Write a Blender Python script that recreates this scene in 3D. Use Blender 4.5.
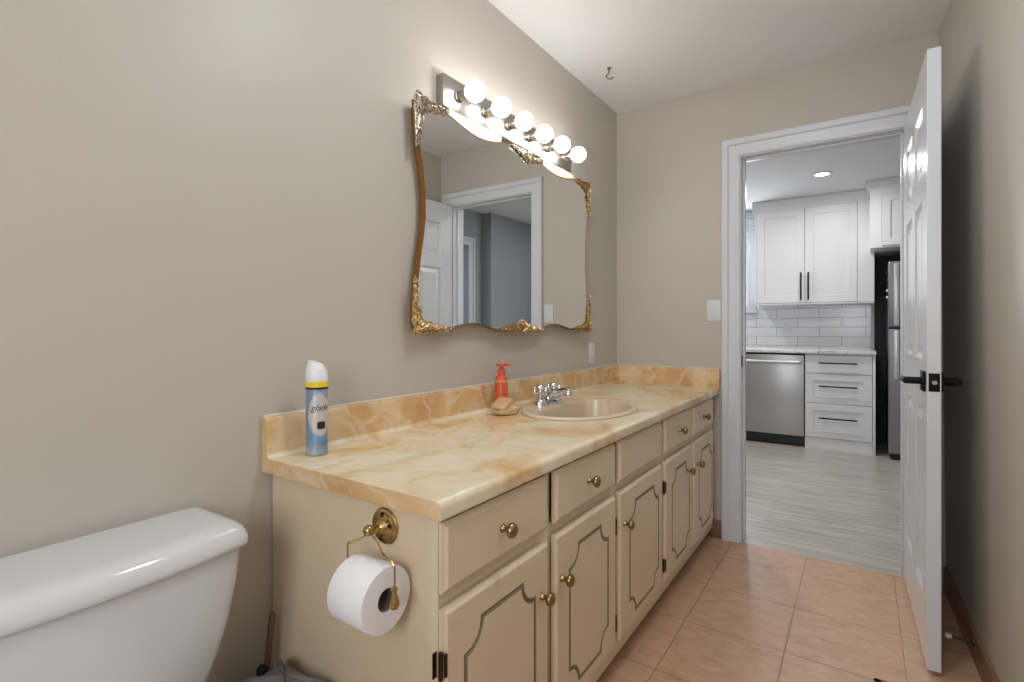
import bpy, bmesh, math, random
from mathutils import Vector, Matrix
from mathutils.geometry import tessellate_polygon
random.seed(7)
PI = math.pi
S = bpy.context.scene
for o in list(bpy.data.objects): bpy.data.objects.remove(o)
C = S.collection

# ------------------------------------------------------------------ camera
cam = bpy.data.cameras.new('camera'); cam_o = bpy.data.objects.new('camera', cam); C.objects.link(cam_o)
cam.sensor_fit = 'HORIZONTAL'; cam.sensor_width = 36.0
cam.lens = 36.0*515/1024
cam.shift_y = -12.5/1024
cam.clip_start = 0.02
cam_o.location = (1.23, 0.0, 1.134)
cam_o.rotation_euler = (PI/2, 0, math.atan2(350, 515))
S.camera = cam_o

# ------------------------------------------------------------------ world, light, exposure
S.view_settings.view_transform = 'Standard'
S.view_settings.look = 'None'
S.view_settings.gamma = 1
S.view_settings.use_curve_mapping = False
S.view_settings.exposure = 0.46
w = bpy.data.worlds.new('world'); S.world = w; w.use_nodes = True
w.node_tree.nodes['Background'].inputs[0].default_value = (0.78, 0.86, 1.0, 1)
w.node_tree.nodes['Background'].inputs[1].default_value = 1.2
BULB = 14.0        # vanity globe radiance
POT = 6.3        # kitchen downlight watts
DOME = 28.0       # radiance of the unseen ceiling dome added for fill
def area(name, loc, rot, sx, sy, watts, col=(1, 1, 1), shape='RECTANGLE'):
    l = bpy.data.lights.new(name, 'AREA'); l.shape = shape; l.size = sx; l.size_y = sy
    l.energy = watts; l.color = col
    o = bpy.data.objects.new(name, l); C.objects.link(o); o.location = loc; o.rotation_euler = rot
    return o
# fill lamp added at an invented window behind the camera; daylight through the kitchen window
area('bathroom_rear_fill', (1.12, -1.02, 1.5), (PI/2, 0, 0), 0.66, 1.0, 11, (0.97, 0.98, 1.0))
area('kitchen_window_daylight', (-0.4, 6.30, 1.75), (-PI/2, 0, 0), 1.0, 0.8, 14, (0.90, 0.95, 1.0))

# ------------------------------------------------------------------ helpers: colour and materials
def lin(c):
    r = []
    for v in c[:3]:
        v /= 255.0
        r.append(v/12.92 if v <= 0.04045 else ((v+0.055)/1.055)**2.4)
    return (r[0], r[1], r[2], 1)
class NT:
    def __init__(s, name):
        s.m = bpy.data.materials.new(name); s.m.use_nodes = True
        s.t = s.m.node_tree; s.b = s.t.nodes['Principled BSDF']
    def n(s, typ, **kw):
        nd = s.t.nodes.new(typ)
        for k, v in kw.items(): setattr(nd, k, v)
        return nd
    def link(s, a, b): s.t.links.new(a, b)
    def math(s, op, a, b=None, c=None):
        nd = s.n('ShaderNodeMath', operation=op)
        for i, v in enumerate((a, b, c)):
            if v is None: continue
            if isinstance(v, (int, float)): nd.inputs[i].default_value = v
            else: s.link(v, nd.inputs[i])
        return nd.outputs[0]
    def mix(s, f, a, b, blend='MIX'):
        nd = s.n('ShaderNodeMix', data_type='RGBA', blend_type=blend)
        for i, v in ((0, f), (6, a), (7, b)):
            if isinstance(v, (int, float)): nd.inputs[i].default_value = v
            elif isinstance(v, tuple): nd.inputs[i].default_value = v
            else: s.link(v, nd.inputs[i])
        return nd.outputs[2]
    def pos(s): return s.n('ShaderNodeNewGeometry').outputs['Position']
    def obj(s): return s.n('ShaderNodeTexCoord').outputs['Object']
    def noise(s, vec, scale, detail=4, rough=0.55, dist=0.0):
        nd = s.n('ShaderNodeTexNoise'); nd.inputs['Scale'].default_value = scale
        nd.inputs['Detail'].default_value = detail; nd.inputs['Roughness'].default_value = rough
        nd.inputs['Distortion'].default_value = dist
        if vec is not None: s.link(vec, nd.inputs['Vector'])
        return nd.outputs['Fac']
    def scale(s, vec, v):
        nd = s.n('ShaderNodeMapping'); nd.inputs['Scale'].default_value = v; s.link(vec, nd.inputs['Vector'])
        return nd.outputs[0]
    def ramp(s, fac, stops):
        nd = s.n('ShaderNodeValToRGB'); e = nd.color_ramp.elements
        while len(e) < len(stops): e.new(0.5)
        for i, (p, c) in enumerate(stops):
            e[i].position = p; e[i].color = c
        s.link(fac, nd.inputs[0]); return nd.outputs[0]
    def bump(s, h, strength=0.1, dist=0.01):
        nd = s.n('ShaderNodeBump'); nd.inputs['Strength'].default_value = strength
        nd.inputs['Distance'].default_value = dist
        s.link(h, nd.inputs['Height']); s.link(nd.outputs[0], s.b.inputs['Normal'])
    def set(s, col=None, rough=0.5, metal=0.0, spec=0.5, coat=0.0):
        if col is not None:
            if isinstance(col, tuple): s.b.inputs['Base Color'].default_value = col
            else: s.link(col, s.b.inputs['Base Color'])
        s.b.inputs['Roughness'].default_value = rough; s.b.inputs['Metallic'].default_value = metal
        s.b.inputs['Specular IOR Level'].default_value = spec
        s.b.inputs['Coat Weight'].default_value = coat
        return s.m
def plain(name, rgb, rough=0.5, metal=0.0, var=0.04, vs=6.0, bump=0.0, bs=80.0, spec=0.5, coat=0.0):
    t = NT(name); c = lin(rgb)
    f = t.noise(t.pos(), vs, 3)
    d = tuple(max(0, x*(1-2*var)) for x in c[:3])+(1,)
    l = tuple(min(1, x*(1+2*var)) for x in c[:3])+(1,)
    col = t.mix(f, d, l)
    if bump: t.bump(t.noise(t.pos(), bs, 3), bump, 0.004)
    return t.set(col, rough, metal, spec, coat)

M = {}
M['wall'] = plain('wall_paint_beige', (196, 189, 178), 0.42, var=0.012, vs=3, bump=0.06, bs=160, spec=0.4)
M['ceiling'] = plain('ceiling_paint', (240, 240, 240), 0.8, var=0.01, bump=0.05, bs=120)
M['kitchen_ceiling'] = plain('kitchen_ceiling_paint', (236, 237, 239), 0.8, var=0.01)
M['grey_wall'] = plain('kitchen_grey_paint', (160, 166, 170), 0.6, var=0.015)
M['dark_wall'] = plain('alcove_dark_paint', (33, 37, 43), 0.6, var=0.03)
M['trim'] = plain('trim_white_gloss', (217, 220, 225), 0.28, var=0.01)
M['door'] = plain('door_white_gloss', (220, 223, 228), 0.22, var=0.01)
M['cab_white'] = plain('kitchen_cabinet_white', (232, 233, 236), 0.38, var=0.008)
M['black'] = plain('black_metal', (11, 11, 13), 0.55, 0.0, var=0.05, spec=0.2)
M['blackplastic'] = plain('black_plastic', (18, 18, 20), 0.5, var=0.05)
M['cream'] = plain('vanity_cream_paint', (224, 205, 177), 0.42, var=0.02, vs=9, bump=0.04, bs=60)
M['groove'] = plain('antique_glaze', (140, 122, 94), 0.6, var=0.1, vs=30)
M['brass'] = plain('antique_brass', (160, 138, 96), 0.3, 1.0, var=0.12, vs=40)
M['brass_bright'] = plain('polished_brass', (196, 166, 112), 0.24, 1.0, var=0.1, vs=40)
M['hinge'] = plain('aged_bronze', (74, 60, 44), 0.4, 0.9, var=0.15, vs=60)
M['chrome'] = plain('chrome', (225, 226, 230), 0.08, 1.0, var=0.01)
M['nickel'] = plain('brushed_nickel', (172, 167, 160), 0.32, 1.0, var=0.03, vs=30)
M['porcelain'] = plain('white_porcelain', (218, 219, 221), 0.1, var=0.005, coat=0.4)
M['sink'] = plain('bone_porcelain', (214, 194, 168), 0.28, var=0.01, coat=0.2)
M['paper'] = plain('tissue_paper', (240, 240, 242), 0.95, var=0.01, bump=0.15, bs=400)
M['card'] = plain('cardboard_core', (120, 108, 96), 0.9, var=0.05, vs=40)
M['plate'] = plain('switch_plate_white', (222, 223, 227), 0.35, var=0.005)
M['caulk'] = plain('white_caulk', (224, 218, 206), 0.5, var=0.02)
M['toekick'] = plain('dark_tan_plinth_paint', (150, 128, 96), 0.6, var=0.05)  # plinth a darker tan than the cabinet cream
M['bag'] = plain('grey_plastic_bag', (118, 116, 118), 0.35, var=0.06, vs=30, bump=0.5, bs=45)
M['bin'] = plain('dark_grey_bin_plastic', (78, 80, 86), 0.5)
M['rod'] = plain('tan_varnished_stick', (118, 98, 70), 0.3, 0.4, var=0.1, vs=30)
M['soap_red'] = plain('coral_soap_plastic', (214, 92, 62), 0.25, var=0.05, vs=30)
M['soap_light'] = plain('soap_label_pale', (232, 150, 100), 0.4, var=0.06, vs=60)
M['dish'] = plain('cream_ceramic', (226, 200, 160), 0.3, var=0.06, vs=40)
M['soapbar'] = plain('tan_soap', (206, 166, 122), 0.45, var=0.06, vs=50)
M['frame_wood'] = plain('mirror_frame_gilt_brown', (136, 92, 40), 0.38, 0.25, var=0.1, vs=30)
M['top_panel'] = plain('mirror_cream_panel', (222, 210, 186), 0.35, var=0.01)
M['cap_white'] = plain('spray_cap_white', (238, 240, 244), 0.3, var=0.005)
M['band'] = plain('label_yellow', (246, 214, 30), 0.35, var=0.02)
M['ink'] = plain('label_ink', (38, 36, 44), 0.5, var=0.02)
M['rubber'] = plain('white_rubber_tip', (226, 218, 200), 0.6)
M['quartz_grout'] = plain('outlet_white', (236, 236, 236), 0.4)
M['cloudy'] = plain('window_frame_white', (235, 235, 235), 0.4)
M['mat_dark'] = plain('fridge_side_black', (30, 32, 36), 0.45)

t = NT('mirror_silver'); M['mirror'] = t.set((0.90, 0.91, 0.90, 1), 0.0, 1.0)
t = NT('glass_pane'); t.b.inputs['Transmission Weight'].default_value = 1; M['glass'] = t.set((1, 1, 1, 1), 0.0)
def emit(name, rgb, strength):
    t = NT(name); t.b.inputs['Emission Color'].default_value = lin(rgb)
    t.b.inputs['Emission Strength'].default_value = strength
    return t.set((0.9, 0.9, 0.9, 1), 0.3)
M['bulb'] = emit('lit_globe', (252, 250, 247), BULB)
M['dome'] = emit('opal_fill_dome', (241, 248, 255), DOME)
M['potlens'] = emit('lit_downlight_lens', (255, 250, 244), 12.0)

# bathroom ceramic tile
def tile_mat():
    t = NT('terracotta_tile'); sx = t.n('ShaderNodeSeparateXYZ'); t.link(t.pos(), sx.inputs[0])
    T = 0.345
    ux = t.math('DIVIDE', t.math('SUBTRACT', sx.outputs[0], 0.315), T)
    uy = t.math('DIVIDE', t.math('SUBTRACT', sx.outputs[1], 2.03), T)
    def edge(u):
        f = t.math('FRACT', t.math('ADD', u, 40.0))
        return t.math('MINIMUM', f, t.math('SUBTRACT', 1.0, f))
    e = t.math('MINIMUM', edge(ux), edge(uy))
    mask = t.n('ShaderNodeMapRange'); mask.inputs[1].default_value = 0.004; mask.inputs[2].default_value = 0.009
    t.link(e, mask.inputs[0])
    cell = t.n('ShaderNodeCombineXYZ')
    t.link(t.math('FLOOR', ux), cell.inputs[0]); t.link(t.math('FLOOR', uy), cell.inputs[1])
    wn = t.n('ShaderNodeTexWhiteNoise'); t.link(cell.outputs[0], wn.inputs[0])
    n1 = t.noise(t.scale(t.pos(), (1, 1.5, 1)), 13, 7, 0.7, 0.5)
    base = t.ramp(n1, [(0.3, lin((186, 146, 116))), (0.52, lin((205, 165, 134))), (0.75, lin((217, 181, 152)))])
    base = t.mix(t.math('MULTIPLY', wn.outputs[0], 0.18), base, lin((192, 152, 122)))
    col = t.mix(mask.outputs[0], lin((160, 126, 98)), base)
    h = t.math('ADD', mask.outputs[0], t.math('MULTIPLY', n1, 0.15))
    t.bump(h, 0.35, 0.003)
    return t.set(col, 0.33)
M['tile'] = tile_mat()
def brown_tile():
    t = NT('brown_tile_base'); n1 = t.noise(t.pos(), 14, 5, 0.6, 0.5)
    return t.set(t.ramp(n1, [(0.3, lin((122, 88, 64))), (0.7, lin((152, 114, 86)))]), 0.35)
M['tilebase'] = brown_tile()
# onyx-look laminate
def onyx(name, warm):
    t = NT(name); p = t.pos()
    wv = t.n('ShaderNodeTexNoise'); wv.inputs['Scale'].default_value = 3.0; wv.inputs['Detail'].default_value = 3
    t.link(p, wv.inputs['Vector'])
    off = t.n('ShaderNodeVectorMath', operation='MULTIPLY_ADD')
    t.link(wv.outputs['Color'], off.inputs[0]); off.inputs[1].default_value = (0.5, 0.5, 0.5); t.link(p, off.inputs[2])
    v = off.outputs[0]
    v2 = t.scale(v, (1.5, 0.8, 1.2))
    n1 = t.noise(v2, 4.0, 4, 0.5, 0.2)
    a = 0.05*warm
    base = t.ramp(n1, [(0.32, lin((210, 166, 114))), (0.43+a, lin((222, 190, 144))), (0.52+a, lin((230, 212, 176))), (0.68+a, lin((236, 227, 206)))])
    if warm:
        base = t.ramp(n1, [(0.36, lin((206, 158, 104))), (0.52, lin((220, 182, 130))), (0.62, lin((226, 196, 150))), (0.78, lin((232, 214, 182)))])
    n2 = t.noise(v2, 5.0, 2, 0.5, 0.5)
    vein = t.math('ABSOLUTE', t.math('SUBTRACT', n2, 0.5))
    mr = t.n('ShaderNodeMapRange'); mr.inputs[1].default_value = 0.0; mr.inputs[2].default_value = 0.07
    mr.inputs[3].default_value = 0.4; mr.inputs[4].default_value = 0.0; t.link(vein, mr.inputs[0])
    base = t.mix(mr.outputs[0], base, lin((240, 226, 198)))
    n3 = t.noise(v2, 7, 4, 0.6, 0.7)
    rust = t.n('ShaderNodeMapRange'); rust.inputs[1].default_value = 0.56; rust.inputs[2].default_value = 0.74
    rust.inputs[4].default_value = 0.42; t.link(n3, rust.inputs[0])
    col = t.mix(rust.outputs[0], base, lin((208, 156, 102)))
    return t.set(col, 0.22, coat=0.1)
M['onyx'] = onyx('onyx_look_laminate', 0)
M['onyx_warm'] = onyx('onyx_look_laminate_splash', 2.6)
# kitchen vinyl planks
def planks():
    t = NT('grey_vinyl_planks'); p = t.pos()
    br = t.n('ShaderNodeTexBrick'); t.link(p, br.inputs['Vector'])
    br.inputs['Scale'].default_value = 1.0; br.inputs['Brick Width'].default_value = 1.2; br.inputs['Row Height'].default_value = 0.15
    br.inputs['Mortar Size'].default_value = 0.0015; br.offset = 0.37
    br.inputs['Color1'].default_value = lin((200, 194, 184)); br.inputs['Color2'].default_value = lin((176, 170, 160))
    br.inputs['Mortar'].default_value = lin((150, 145, 138))
    g = t.noise(t.scale(p, (0.7, 8, 1)), 3.2, 6, 0.6, 0.4)
    col = t.mix(0.6, br.outputs[0], t.ramp(g, [(0.34, lin((146, 138, 127))), (0.66, lin((212, 205, 194)))]))
    return t.set(col, 0.3)
M['planks'] = planks()
def subway():
    t = NT('white_subway_tile'); sx = t.n('ShaderNodeSeparateXYZ'); t.link(t.pos(), sx.inputs[0])
    cb = t.n('ShaderNodeCombineXYZ')
    t.link(t.math('ADD', sx.outputs[0], 1.513), cb.inputs[0]); t.link(t.math('SUBTRACT', sx.outputs[2], 0.952), cb.inputs[1])
    br = t.n('ShaderNodeTexBrick'); t.link(cb.outputs[0], br.inputs['Vector'])
    br.inputs['Scale'].default_value = 1.0; br.inputs['Brick Width'].default_value = 0.396; br.inputs['Row Height'].default_value = 0.098
    br.inputs['Mortar Size'].default_value = 0.0026; br.inputs['Mortar Smooth'].default_value = 0.1; br.offset = 0.5
    br.inputs['Color1'].default_value = lin((236, 237, 239)); br.inputs['Color2'].default_value = lin((230, 231, 234))
    br.inputs['Mortar'].default_value = lin((162, 164, 166))
    t.bump(t.math('SUBTRACT', 1.0, br.outputs['Fac']), 0.3, 0.003)
    return t.set(br.outputs[0], 0.15)
M['subway'] = subway()
def quartz():
    t = NT('white_quartz'); n2 = t.noise(t.pos(), 3.2, 4, 0.55, 1.5)
    v = t.math('ABSOLUTE', t.math('SUBTRACT', n2, 0.5))
    mr = t.n('ShaderNodeMapRange'); mr.inputs[2].default_value = 0.02; t.link(v, mr.inputs[0])
    return t.set(t.mix(mr.outputs[0], lin((140, 142, 146)), lin((234, 234, 236))), 0.15)
M['quartz'] = quartz()
def steel(name, rgb, axis):
    t = NT(name); n1 = t.noise(t.scale(t.pos(), axis), 6, 4, 0.6)
    c = lin(rgb); d = tuple(x*0.85 for x in c[:3])+(1,)
    return t.set(t.mix(n1, d, c), 0.34, 0.85)
M['steel'] = steel('stainless_steel', (196, 197, 200), (40, 40, 1))
M['steel_dark'] = steel('stainless_fridge', (150, 151, 155), (40, 40, 1))
M['steel_bar'] = plain('stainless_bar', (222, 223, 226), 0.3, 0.7, var=0.02)
# mirror ornament: gilt with dark brown noise painted in for shaded recesses
def gilt(name, a, b):
    t = NT(name); n1 = t.noise(t.pos(), 140, 4, 0.6)
    return t.set(t.ramp(n1, [(0.36, lin((92, 66, 34))), (0.46, lin(a)), (0.62, lin(b))]), 0.34, 0.8)
M['gilt'] = gilt('bright_gilt', (190, 152, 92), (240, 222, 184))
M['silvergilt'] = gilt('mottled_silver_gilt', (170, 154, 128), (238, 234, 224))
# spray can label
def canmat():
    t = NT('spray_can_label'); p = t.obj(); sx = t.n('ShaderNodeSeparateXYZ'); t.link(p, sx.inputs[0])
    n1 = t.noise(t.scale(p, (1, 1, 0.6)), 22, 3, 0.6, 0.4)
    z = sx.outputs[2]
    blue = t.ramp(n1, [(0.35, lin((104, 134, 168))), (0.6, lin((146, 170, 194)))])
    # white flower-shaped field on the front, a quarter of the way round from the wall
    c, s_ = math.cos(-0.60), math.sin(-0.60)
    side = t.math('ADD', t.math('MULTIPLY', sx.outputs[0], -s_), t.math('MULTIPLY', sx.outputs[1], c))
    dz = t.math('DIVIDE', t.math('SUBTRACT', z, 0.104), 0.056)
    dx = t.math('DIVIDE', t.math('ADD', side, -0.006), 0.026)
    d = t.math('ADD', t.math('POWER', dz, 2.0), t.math('POWER', t.math('ABSOLUTE', dx), 2.0))
    d = t.math('ADD', d, t.math('MULTIPLY', t.math('SUBTRACT', n1, 0.5), 1.6))
    m = t.n('ShaderNodeMapRange'); m.inputs[1].default_value = 0.8; m.inputs[2].default_value = 1.05; t.link(d, m.inputs[0])
    col = t.mix(m.outputs[0], lin((204, 200, 195)), blue)
    low = t.n('ShaderNodeMapRange'); low.inputs[1].default_value = 0.0; low.inputs[2].default_value = 0.03; t.link(z, low.inputs[0])
    col = t.mix(low.outputs[0], lin((172, 180, 188)), col)
    return t.set(col, 0.3, 0.15)
M['can'] = canmat()

# ------------------------------------------------------------------ helpers: meshes
def BM(): return bmesh.new()
def box(bm, a, b, bev=0.0, seg=2):
    x0, y0, z0 = (min(a[i], b[i]) for i in range(3)); x1, y1, z1 = (max(a[i], b[i]) for i in range(3))
    vs = [bm.verts.new(p) for p in ((x0, y0, z0), (x1, y0, z0), (x1, y1, z0), (x0, y1, z0), (x0, y0, z1), (x1, y0, z1), (x1, y1, z1), (x0, y1, z1))]
    fs = [bm.faces.new([vs[i] for i in f]) for f in ((3, 2, 1, 0), (4, 5, 6, 7), (0, 1, 5, 4), (1, 2, 6, 5), (2, 3, 7, 6), (3, 0, 4, 7))]
    if bev > 0:
        es = set(e for f in fs for e in f.edges)
        bmesh.ops.bevel(bm, geom=list(es), offset=bev, segments=seg, profile=0.5, affect='EDGES')
def loft(bm, rings, cap0=True, cap1=True, closed=True):
    R = [[bm.verts.new(p) for p in r] for r in rings]; n = len(R[0])
    for a, b in zip(R, R[1:]):
        for i in range(n if closed else n-1):
            j = (i+1) % n
            bm.faces.new((a[i], a[j], b[j], b[i]))
    if cap0: bm.faces.new(list(reversed(R[0])))
    if cap1: bm.faces.new(R[-1])
    return R
def lathe(bm, prof, n=32, mtx=None, cap0=True, cap1=True):
    rings = []
    for r, z in prof:
        ring = []
        for k in range(n):
            a = 2*PI*k/n; v = Vector((max(r, 1e-5)*math.cos(a), max(r, 1e-5)*math.sin(a), z))
            ring.append(mtx @ v if mtx else v)
        rings.append(ring)
    loft(bm, rings, cap0, cap1)
def tube(bm, pts, r, n=8, caps=True):
    pts = [Vector(p) for p in pts]; m = len(pts)
    rad = r if isinstance(r, (list, tuple)) else [r]*m
    tans = []
    for i in range(m):
        a = pts[max(0, i-1)]; b = pts[min(m-1, i+1)]; tans.append((b-a).normalized())
    up = Vector((0, 0, 1)) if abs(tans[0].z) < 0.9 else Vector((1, 0, 0))
    nrm = (up - tans[0]*up.dot(tans[0])).normalized()
    rings = []
    for i in range(m):
        tg = tans[i]; nrm = (nrm - tg*nrm.dot(tg))
        if nrm.length < 1e-6: nrm = tg.orthogonal()
        nrm.normalize(); bn = tg.cross(nrm)
        rings.append([pts[i]+(nrm*math.cos(2*PI*k/n)+bn*math.sin(2*PI*k/n))*rad[i] for k in range(n)])
    loft(bm, rings, caps, caps)
def smooth_path(pts, sub=6):
    P = [Vector(p) for p in pts]; out = []
    for i in range(len(P)-1):
        p0 = P[max(0, i-1)]; p1 = P[i]; p2 = P[i+1]; p3 = P[min(len(P)-1, i+2)]
        for k in range(sub):
            s = k/sub
            out.append(0.5*((2*p1)+(p2-p0)*s+(2*p0-5*p1+4*p2-p3)*s*s+(3*p1-p0-3*p2+p3)*s**3))
    out.append(P[-1]); return out
def poly(bm, loops, f3):
    """planar polygon with holes; loops = list of 2-D loops, f3 maps (a,b)->xyz"""
    tri = tessellate_polygon([[Vector((a, b, 0)) for a, b in L] for L in loops])
    vs = [bm.verts.new(f3(a, b)) for L in loops for a, b in L]
    for tr in tri:
        try: bm.faces.new([vs[i] for i in tr])
        except ValueError: pass
def ball(bm, c, r, sc=(1, 1, 1), n=10, mtx=None):
    prof = [(r*math.sin(PI*i/n), -r*math.cos(PI*i/n)) for i in range(n+1)]
    m = Matrix.Translation(c) @ (mtx if mtx else Matrix.Identity(4)) @ Matrix.Diagonal((*sc, 1))
    lathe(bm, prof, max(10, int(n*1.4)), m)
ORG = {}
def finish(bm, sharp=38):
    bmesh.ops.remove_doubles(bm, verts=bm.verts, dist=1e-6)
    bmesh.ops.dissolve_degenerate(bm, edges=bm.edges, dist=1e-7)
    bmesh.ops.recalc_face_normals(bm, faces=bm.faces)
def obj(name, bm, m, parent=None, at=None, sharp=38, recalc=True):
    """bm in world coordinates (or local to `at`) -> ONE mesh object"""
    if recalc: finish(bm)
    if at is None:
        if parent is not None: o0 = Vector(ORG[parent.name])
        else:
            xs = [v.co.x for v in bm.verts]; ys = [v.co.y for v in bm.verts]; zs = [v.co.z for v in bm.verts]
            o0 = Vector(((min(xs)+max(xs))/2, (min(ys)+max(ys))/2, min(zs)))
        bmesh.ops.translate(bm, verts=bm.verts, vec=-o0)
    else: o0 = Vector(at)
    me = bpy.data.meshes.new(name); bm.to_mesh(me); bm.free()
    for p in me.polygons: p.use_smooth = True
    me.set_sharp_from_angle(angle=math.radians(sharp))
    me.materials.append(m if not isinstance(m, str) else M[m])
    return link(name, me, parent, o0)
def link(name, me, parent, o0):
    o = bpy.data.objects.new(name, me); C.objects.link(o)
    if parent is not None:
        o.parent = parent; o.location = Vector(o0)-Vector(ORG[parent.name])
    else: o.location = o0
    ORG[o.name] = tuple(o0); return o
def thing(name, label, cat, loc, group=None):
    o = bpy.data.objects.new(name, None); C.objects.link(o); o.location = loc; o.empty_display_size = 0.05
    ORG[o.name] = tuple(loc); return tag(o, label, cat, group)
def tag(o, label, cat, group=None):
    o['label'] = label; o['category'] = cat
    if group: o['group'] = group
    return o
def struct(name, bm, m, parent=None, label=None, sharp=38):
    o = obj(name, bm, m, parent, sharp=sharp)
    if parent is None: o['kind'] = 'structure'
    if label: o['label'] = label
    return o
def slab(bm, W, H, T, panels=(), style='shaker', both=False, mtx=None, edge=0.002):
    """door-like slab, local: X width, Z height, front at y=0 facing -Y, back at y=T"""
    tmp = BM()
    def face(y, sgn):
        e = edge
        outer = [(e, e), (W-e, e), (W-e, H-e), (e, H-e)]
        holes = [[(x0, z0), (x1, z0), (x1, z1), (x0, z1)] for x0, z0, x1, z1 in panels]
        poly(tmp, [outer]+holes, lambda a, b: (a, y, b))
        for x0, z0, x1, z1 in panels:
            if style == 'shaker': prof = [(0, 0), (0.002, 0.009)]
            else: prof = [(0, 0), (0.006, 0.004), (0.014, 0.010), (0.020, 0.010), (0.046, 0.003)]
            rings = [[(x0+i, y+sgn*d, z0+i), (x1-i, y+sgn*d, z0+i), (x1-i, y+sgn*d, z1-i), (x0+i, y+sgn*d, z1-i)] for i, d in prof]
            loft(tmp, rings, False, True)
    e = edge
    face(0, 1)
    if both: face(T, -1)
    r = lambda i, y: [(i, y, i), (W-i, y, i), (W-i, y, H-i), (i, y, H-i)]
    if both: loft(tmp, [r(e, 0), r(0, e), r(0, T-e), r(e, T)], False, False)
    else: loft(tmp, [r(e, 0), r(0, e), r(0, T)], False, True)
    finish(tmp)
    if mtx: bmesh.ops.transform(tmp, matrix=mtx, verts=tmp.verts)
    me = bpy.data.meshes.new('tmp'); tmp.to_mesh(me); tmp.free(); bm.from_mesh(me); bpy.data.meshes.remove(me)
def RZ(a, loc): return Matrix.Translation(loc) @ Matrix.Rotation(a, 4, 'Z')

# ================================================================== ROOM SHELL
YB = 2.94; HC = 2.438
bm = BM(); box(bm, (-0.12, -1.0, 0), (0, YB, HC)); struct('wall_left', bm, 'wall')
# right-hand wall: very slightly out of square and out of plumb
bm = BM()
def wr(y, z): return 1.51+0.035*(YB-y)+0.025*(HC-z)/HC
rings = []
for y in (-1.0, YB):
    rings.append([(wr(y, 0), y, 0), (wr(y, HC), y, HC), (wr(y, HC)+0.12, y, HC), (wr(y, 0)+0.12, y, 0)])
loft(bm, rings); struct('wall_right', bm, 'wall')
DX0, DX1, DH = 0.70, 1.39, 2.045      # door opening
bm = BM()
box(bm, (-1.3, YB, 0), (DX0-0.012, YB+0.12, HC+0.02)); box(bm, (DX1+0.012, YB, 0), (2.55, YB+0.12, HC+0.02))
box(bm, (DX0-0.012, YB, DH+0.012), (DX1+0.012, YB+0.12, HC+0.02)); struct('wall_back', bm, 'wall')
bm = BM(); box(bm, (-0.12, -1.1, -0.05), (1.80, YB+0.005, 0)); struct('floor', bm, 'tile')
bm = BM(); box(bm, (-0.12, -1.1, HC), (1.80, YB, HC+0.08)); struct('ceiling', bm, 'ceiling')
bm = BM()      # wall behind the camera with a window opening added for fill light
box(bm, (-0.12, -1.12, 0), (0.76, -1.0, HC)); box(bm, (1.48, -1.12, 0), (1.8, -1.0, HC))
box(bm, (0.76, -1.12, 0), (1.48, -1.0, 0.95)); box(bm, (0.76, -1.12, 2.05), (1.48, -1.0, HC)); struct('wall_rear', bm, 'wall')
bm = BM()
for a, b in (((0.76, -1.09, 0.95), (0.81, -1.03, 2.05)), ((1.43, -1.09, 0.95), (1.48, -1.03, 2.05)), ((0.81, -1.09, 0.95), (1.43, -1.03, 1.0)), ((0.81, -1.09, 2.0), (1.43, -1.03, 2.05))):
    box(bm, a, b)
wo = struct('fill_window_1', bm, 'cloudy')  # unseen frame of the added fill window

# door casing with back band, inner bead, and jambs
def casing(bm, x0, x1, h, y, s, wd=0.088):
    """three-sided moulded casing around an opening x0..x1 on plane y; s = -1 faces -y"""
    prof = [(0, 0), (0, 0.009), (0.014, 0.013), (0.052, 0.015), (0.058, 0.025), (wd-0.003, 0.026), (wd, 0.022), (wd, 0)]
    rings = []
    for px, pz, dx, dz in ((x0, 0, -1, 0), (x0, h, -1, 1), (x1, h, 1, 1), (x1, 0, 1, 0)):
        rings.append([(px+dx*o, y+s*d, pz+dz*o) for o, d in prof])
    loft(bm, rings, True, True)
bm = BM(); casing(bm, DX0-0.006, DX1+0.006, DH+0.006, YB, -1)
cas = struct('trim_1', bm, 'trim', sharp=12)
bm = BM()
box(bm, (DX0-0.012, YB+0.001, 0), (DX0, YB+0.12, DH)); box(bm, (DX1, YB+0.001, 0), (DX1+0.012, YB+0.12, DH))
box(bm, (DX0-0.012, YB+0.001, DH), (DX1+0.012, YB+0.12, DH+0.012))
box(bm, (DX0, YB+0.045, 0), (DX0+0.011, YB+0.08, DH-0.011), 0.002); box(bm, (DX1-0.011, YB+0.045, 0), (DX1, YB+0.08, DH-0.011), 0.002)
box(bm, (DX0, YB+0.045, DH-0.011), (DX1, YB+0.08, DH), 0.002)
jam = struct('trim_2', bm, 'trim')
bm = BM(); box(bm, (DX0-0.001, YB+0.008, 0.93), (DX0+0.0015, YB+0.036, 0.99), 0.001); obj('strike_plate', bm, 'black', jam)
bm = BM(); casing(bm, DX0-0.006, DX1+0.006, DH+0.006, YB+0.12, 1); struct('trim_3', bm, 'trim')
# tile skirting
bm = BM(); box(bm, (0.50, YB-0.012, 0), (DX0-0.096, YB, 0.10), 0.003); struct('baseboard_back', bm, 'tilebase')
bm = BM()
rings = []
for y in (-1.0, YB-0.03):
    rings.append([(wr(y, 0)-0.012, y, 0), (wr(y, .1)-0.012, y, 0.096), (wr(y, .1)-0.008, y, 0.10), (wr(y, .1)+0.002, y, 0.10), (wr(y, 0)+0.002, y, 0)])
loft(bm, rings); struct('baseboard_right', bm, 'tilebase')
bm = BM(); box(bm, (0, -1.0, 0), (0.012, 0.72, 0.10), 0.003); struct('baseboard_left', bm, 'tilebase')

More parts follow.
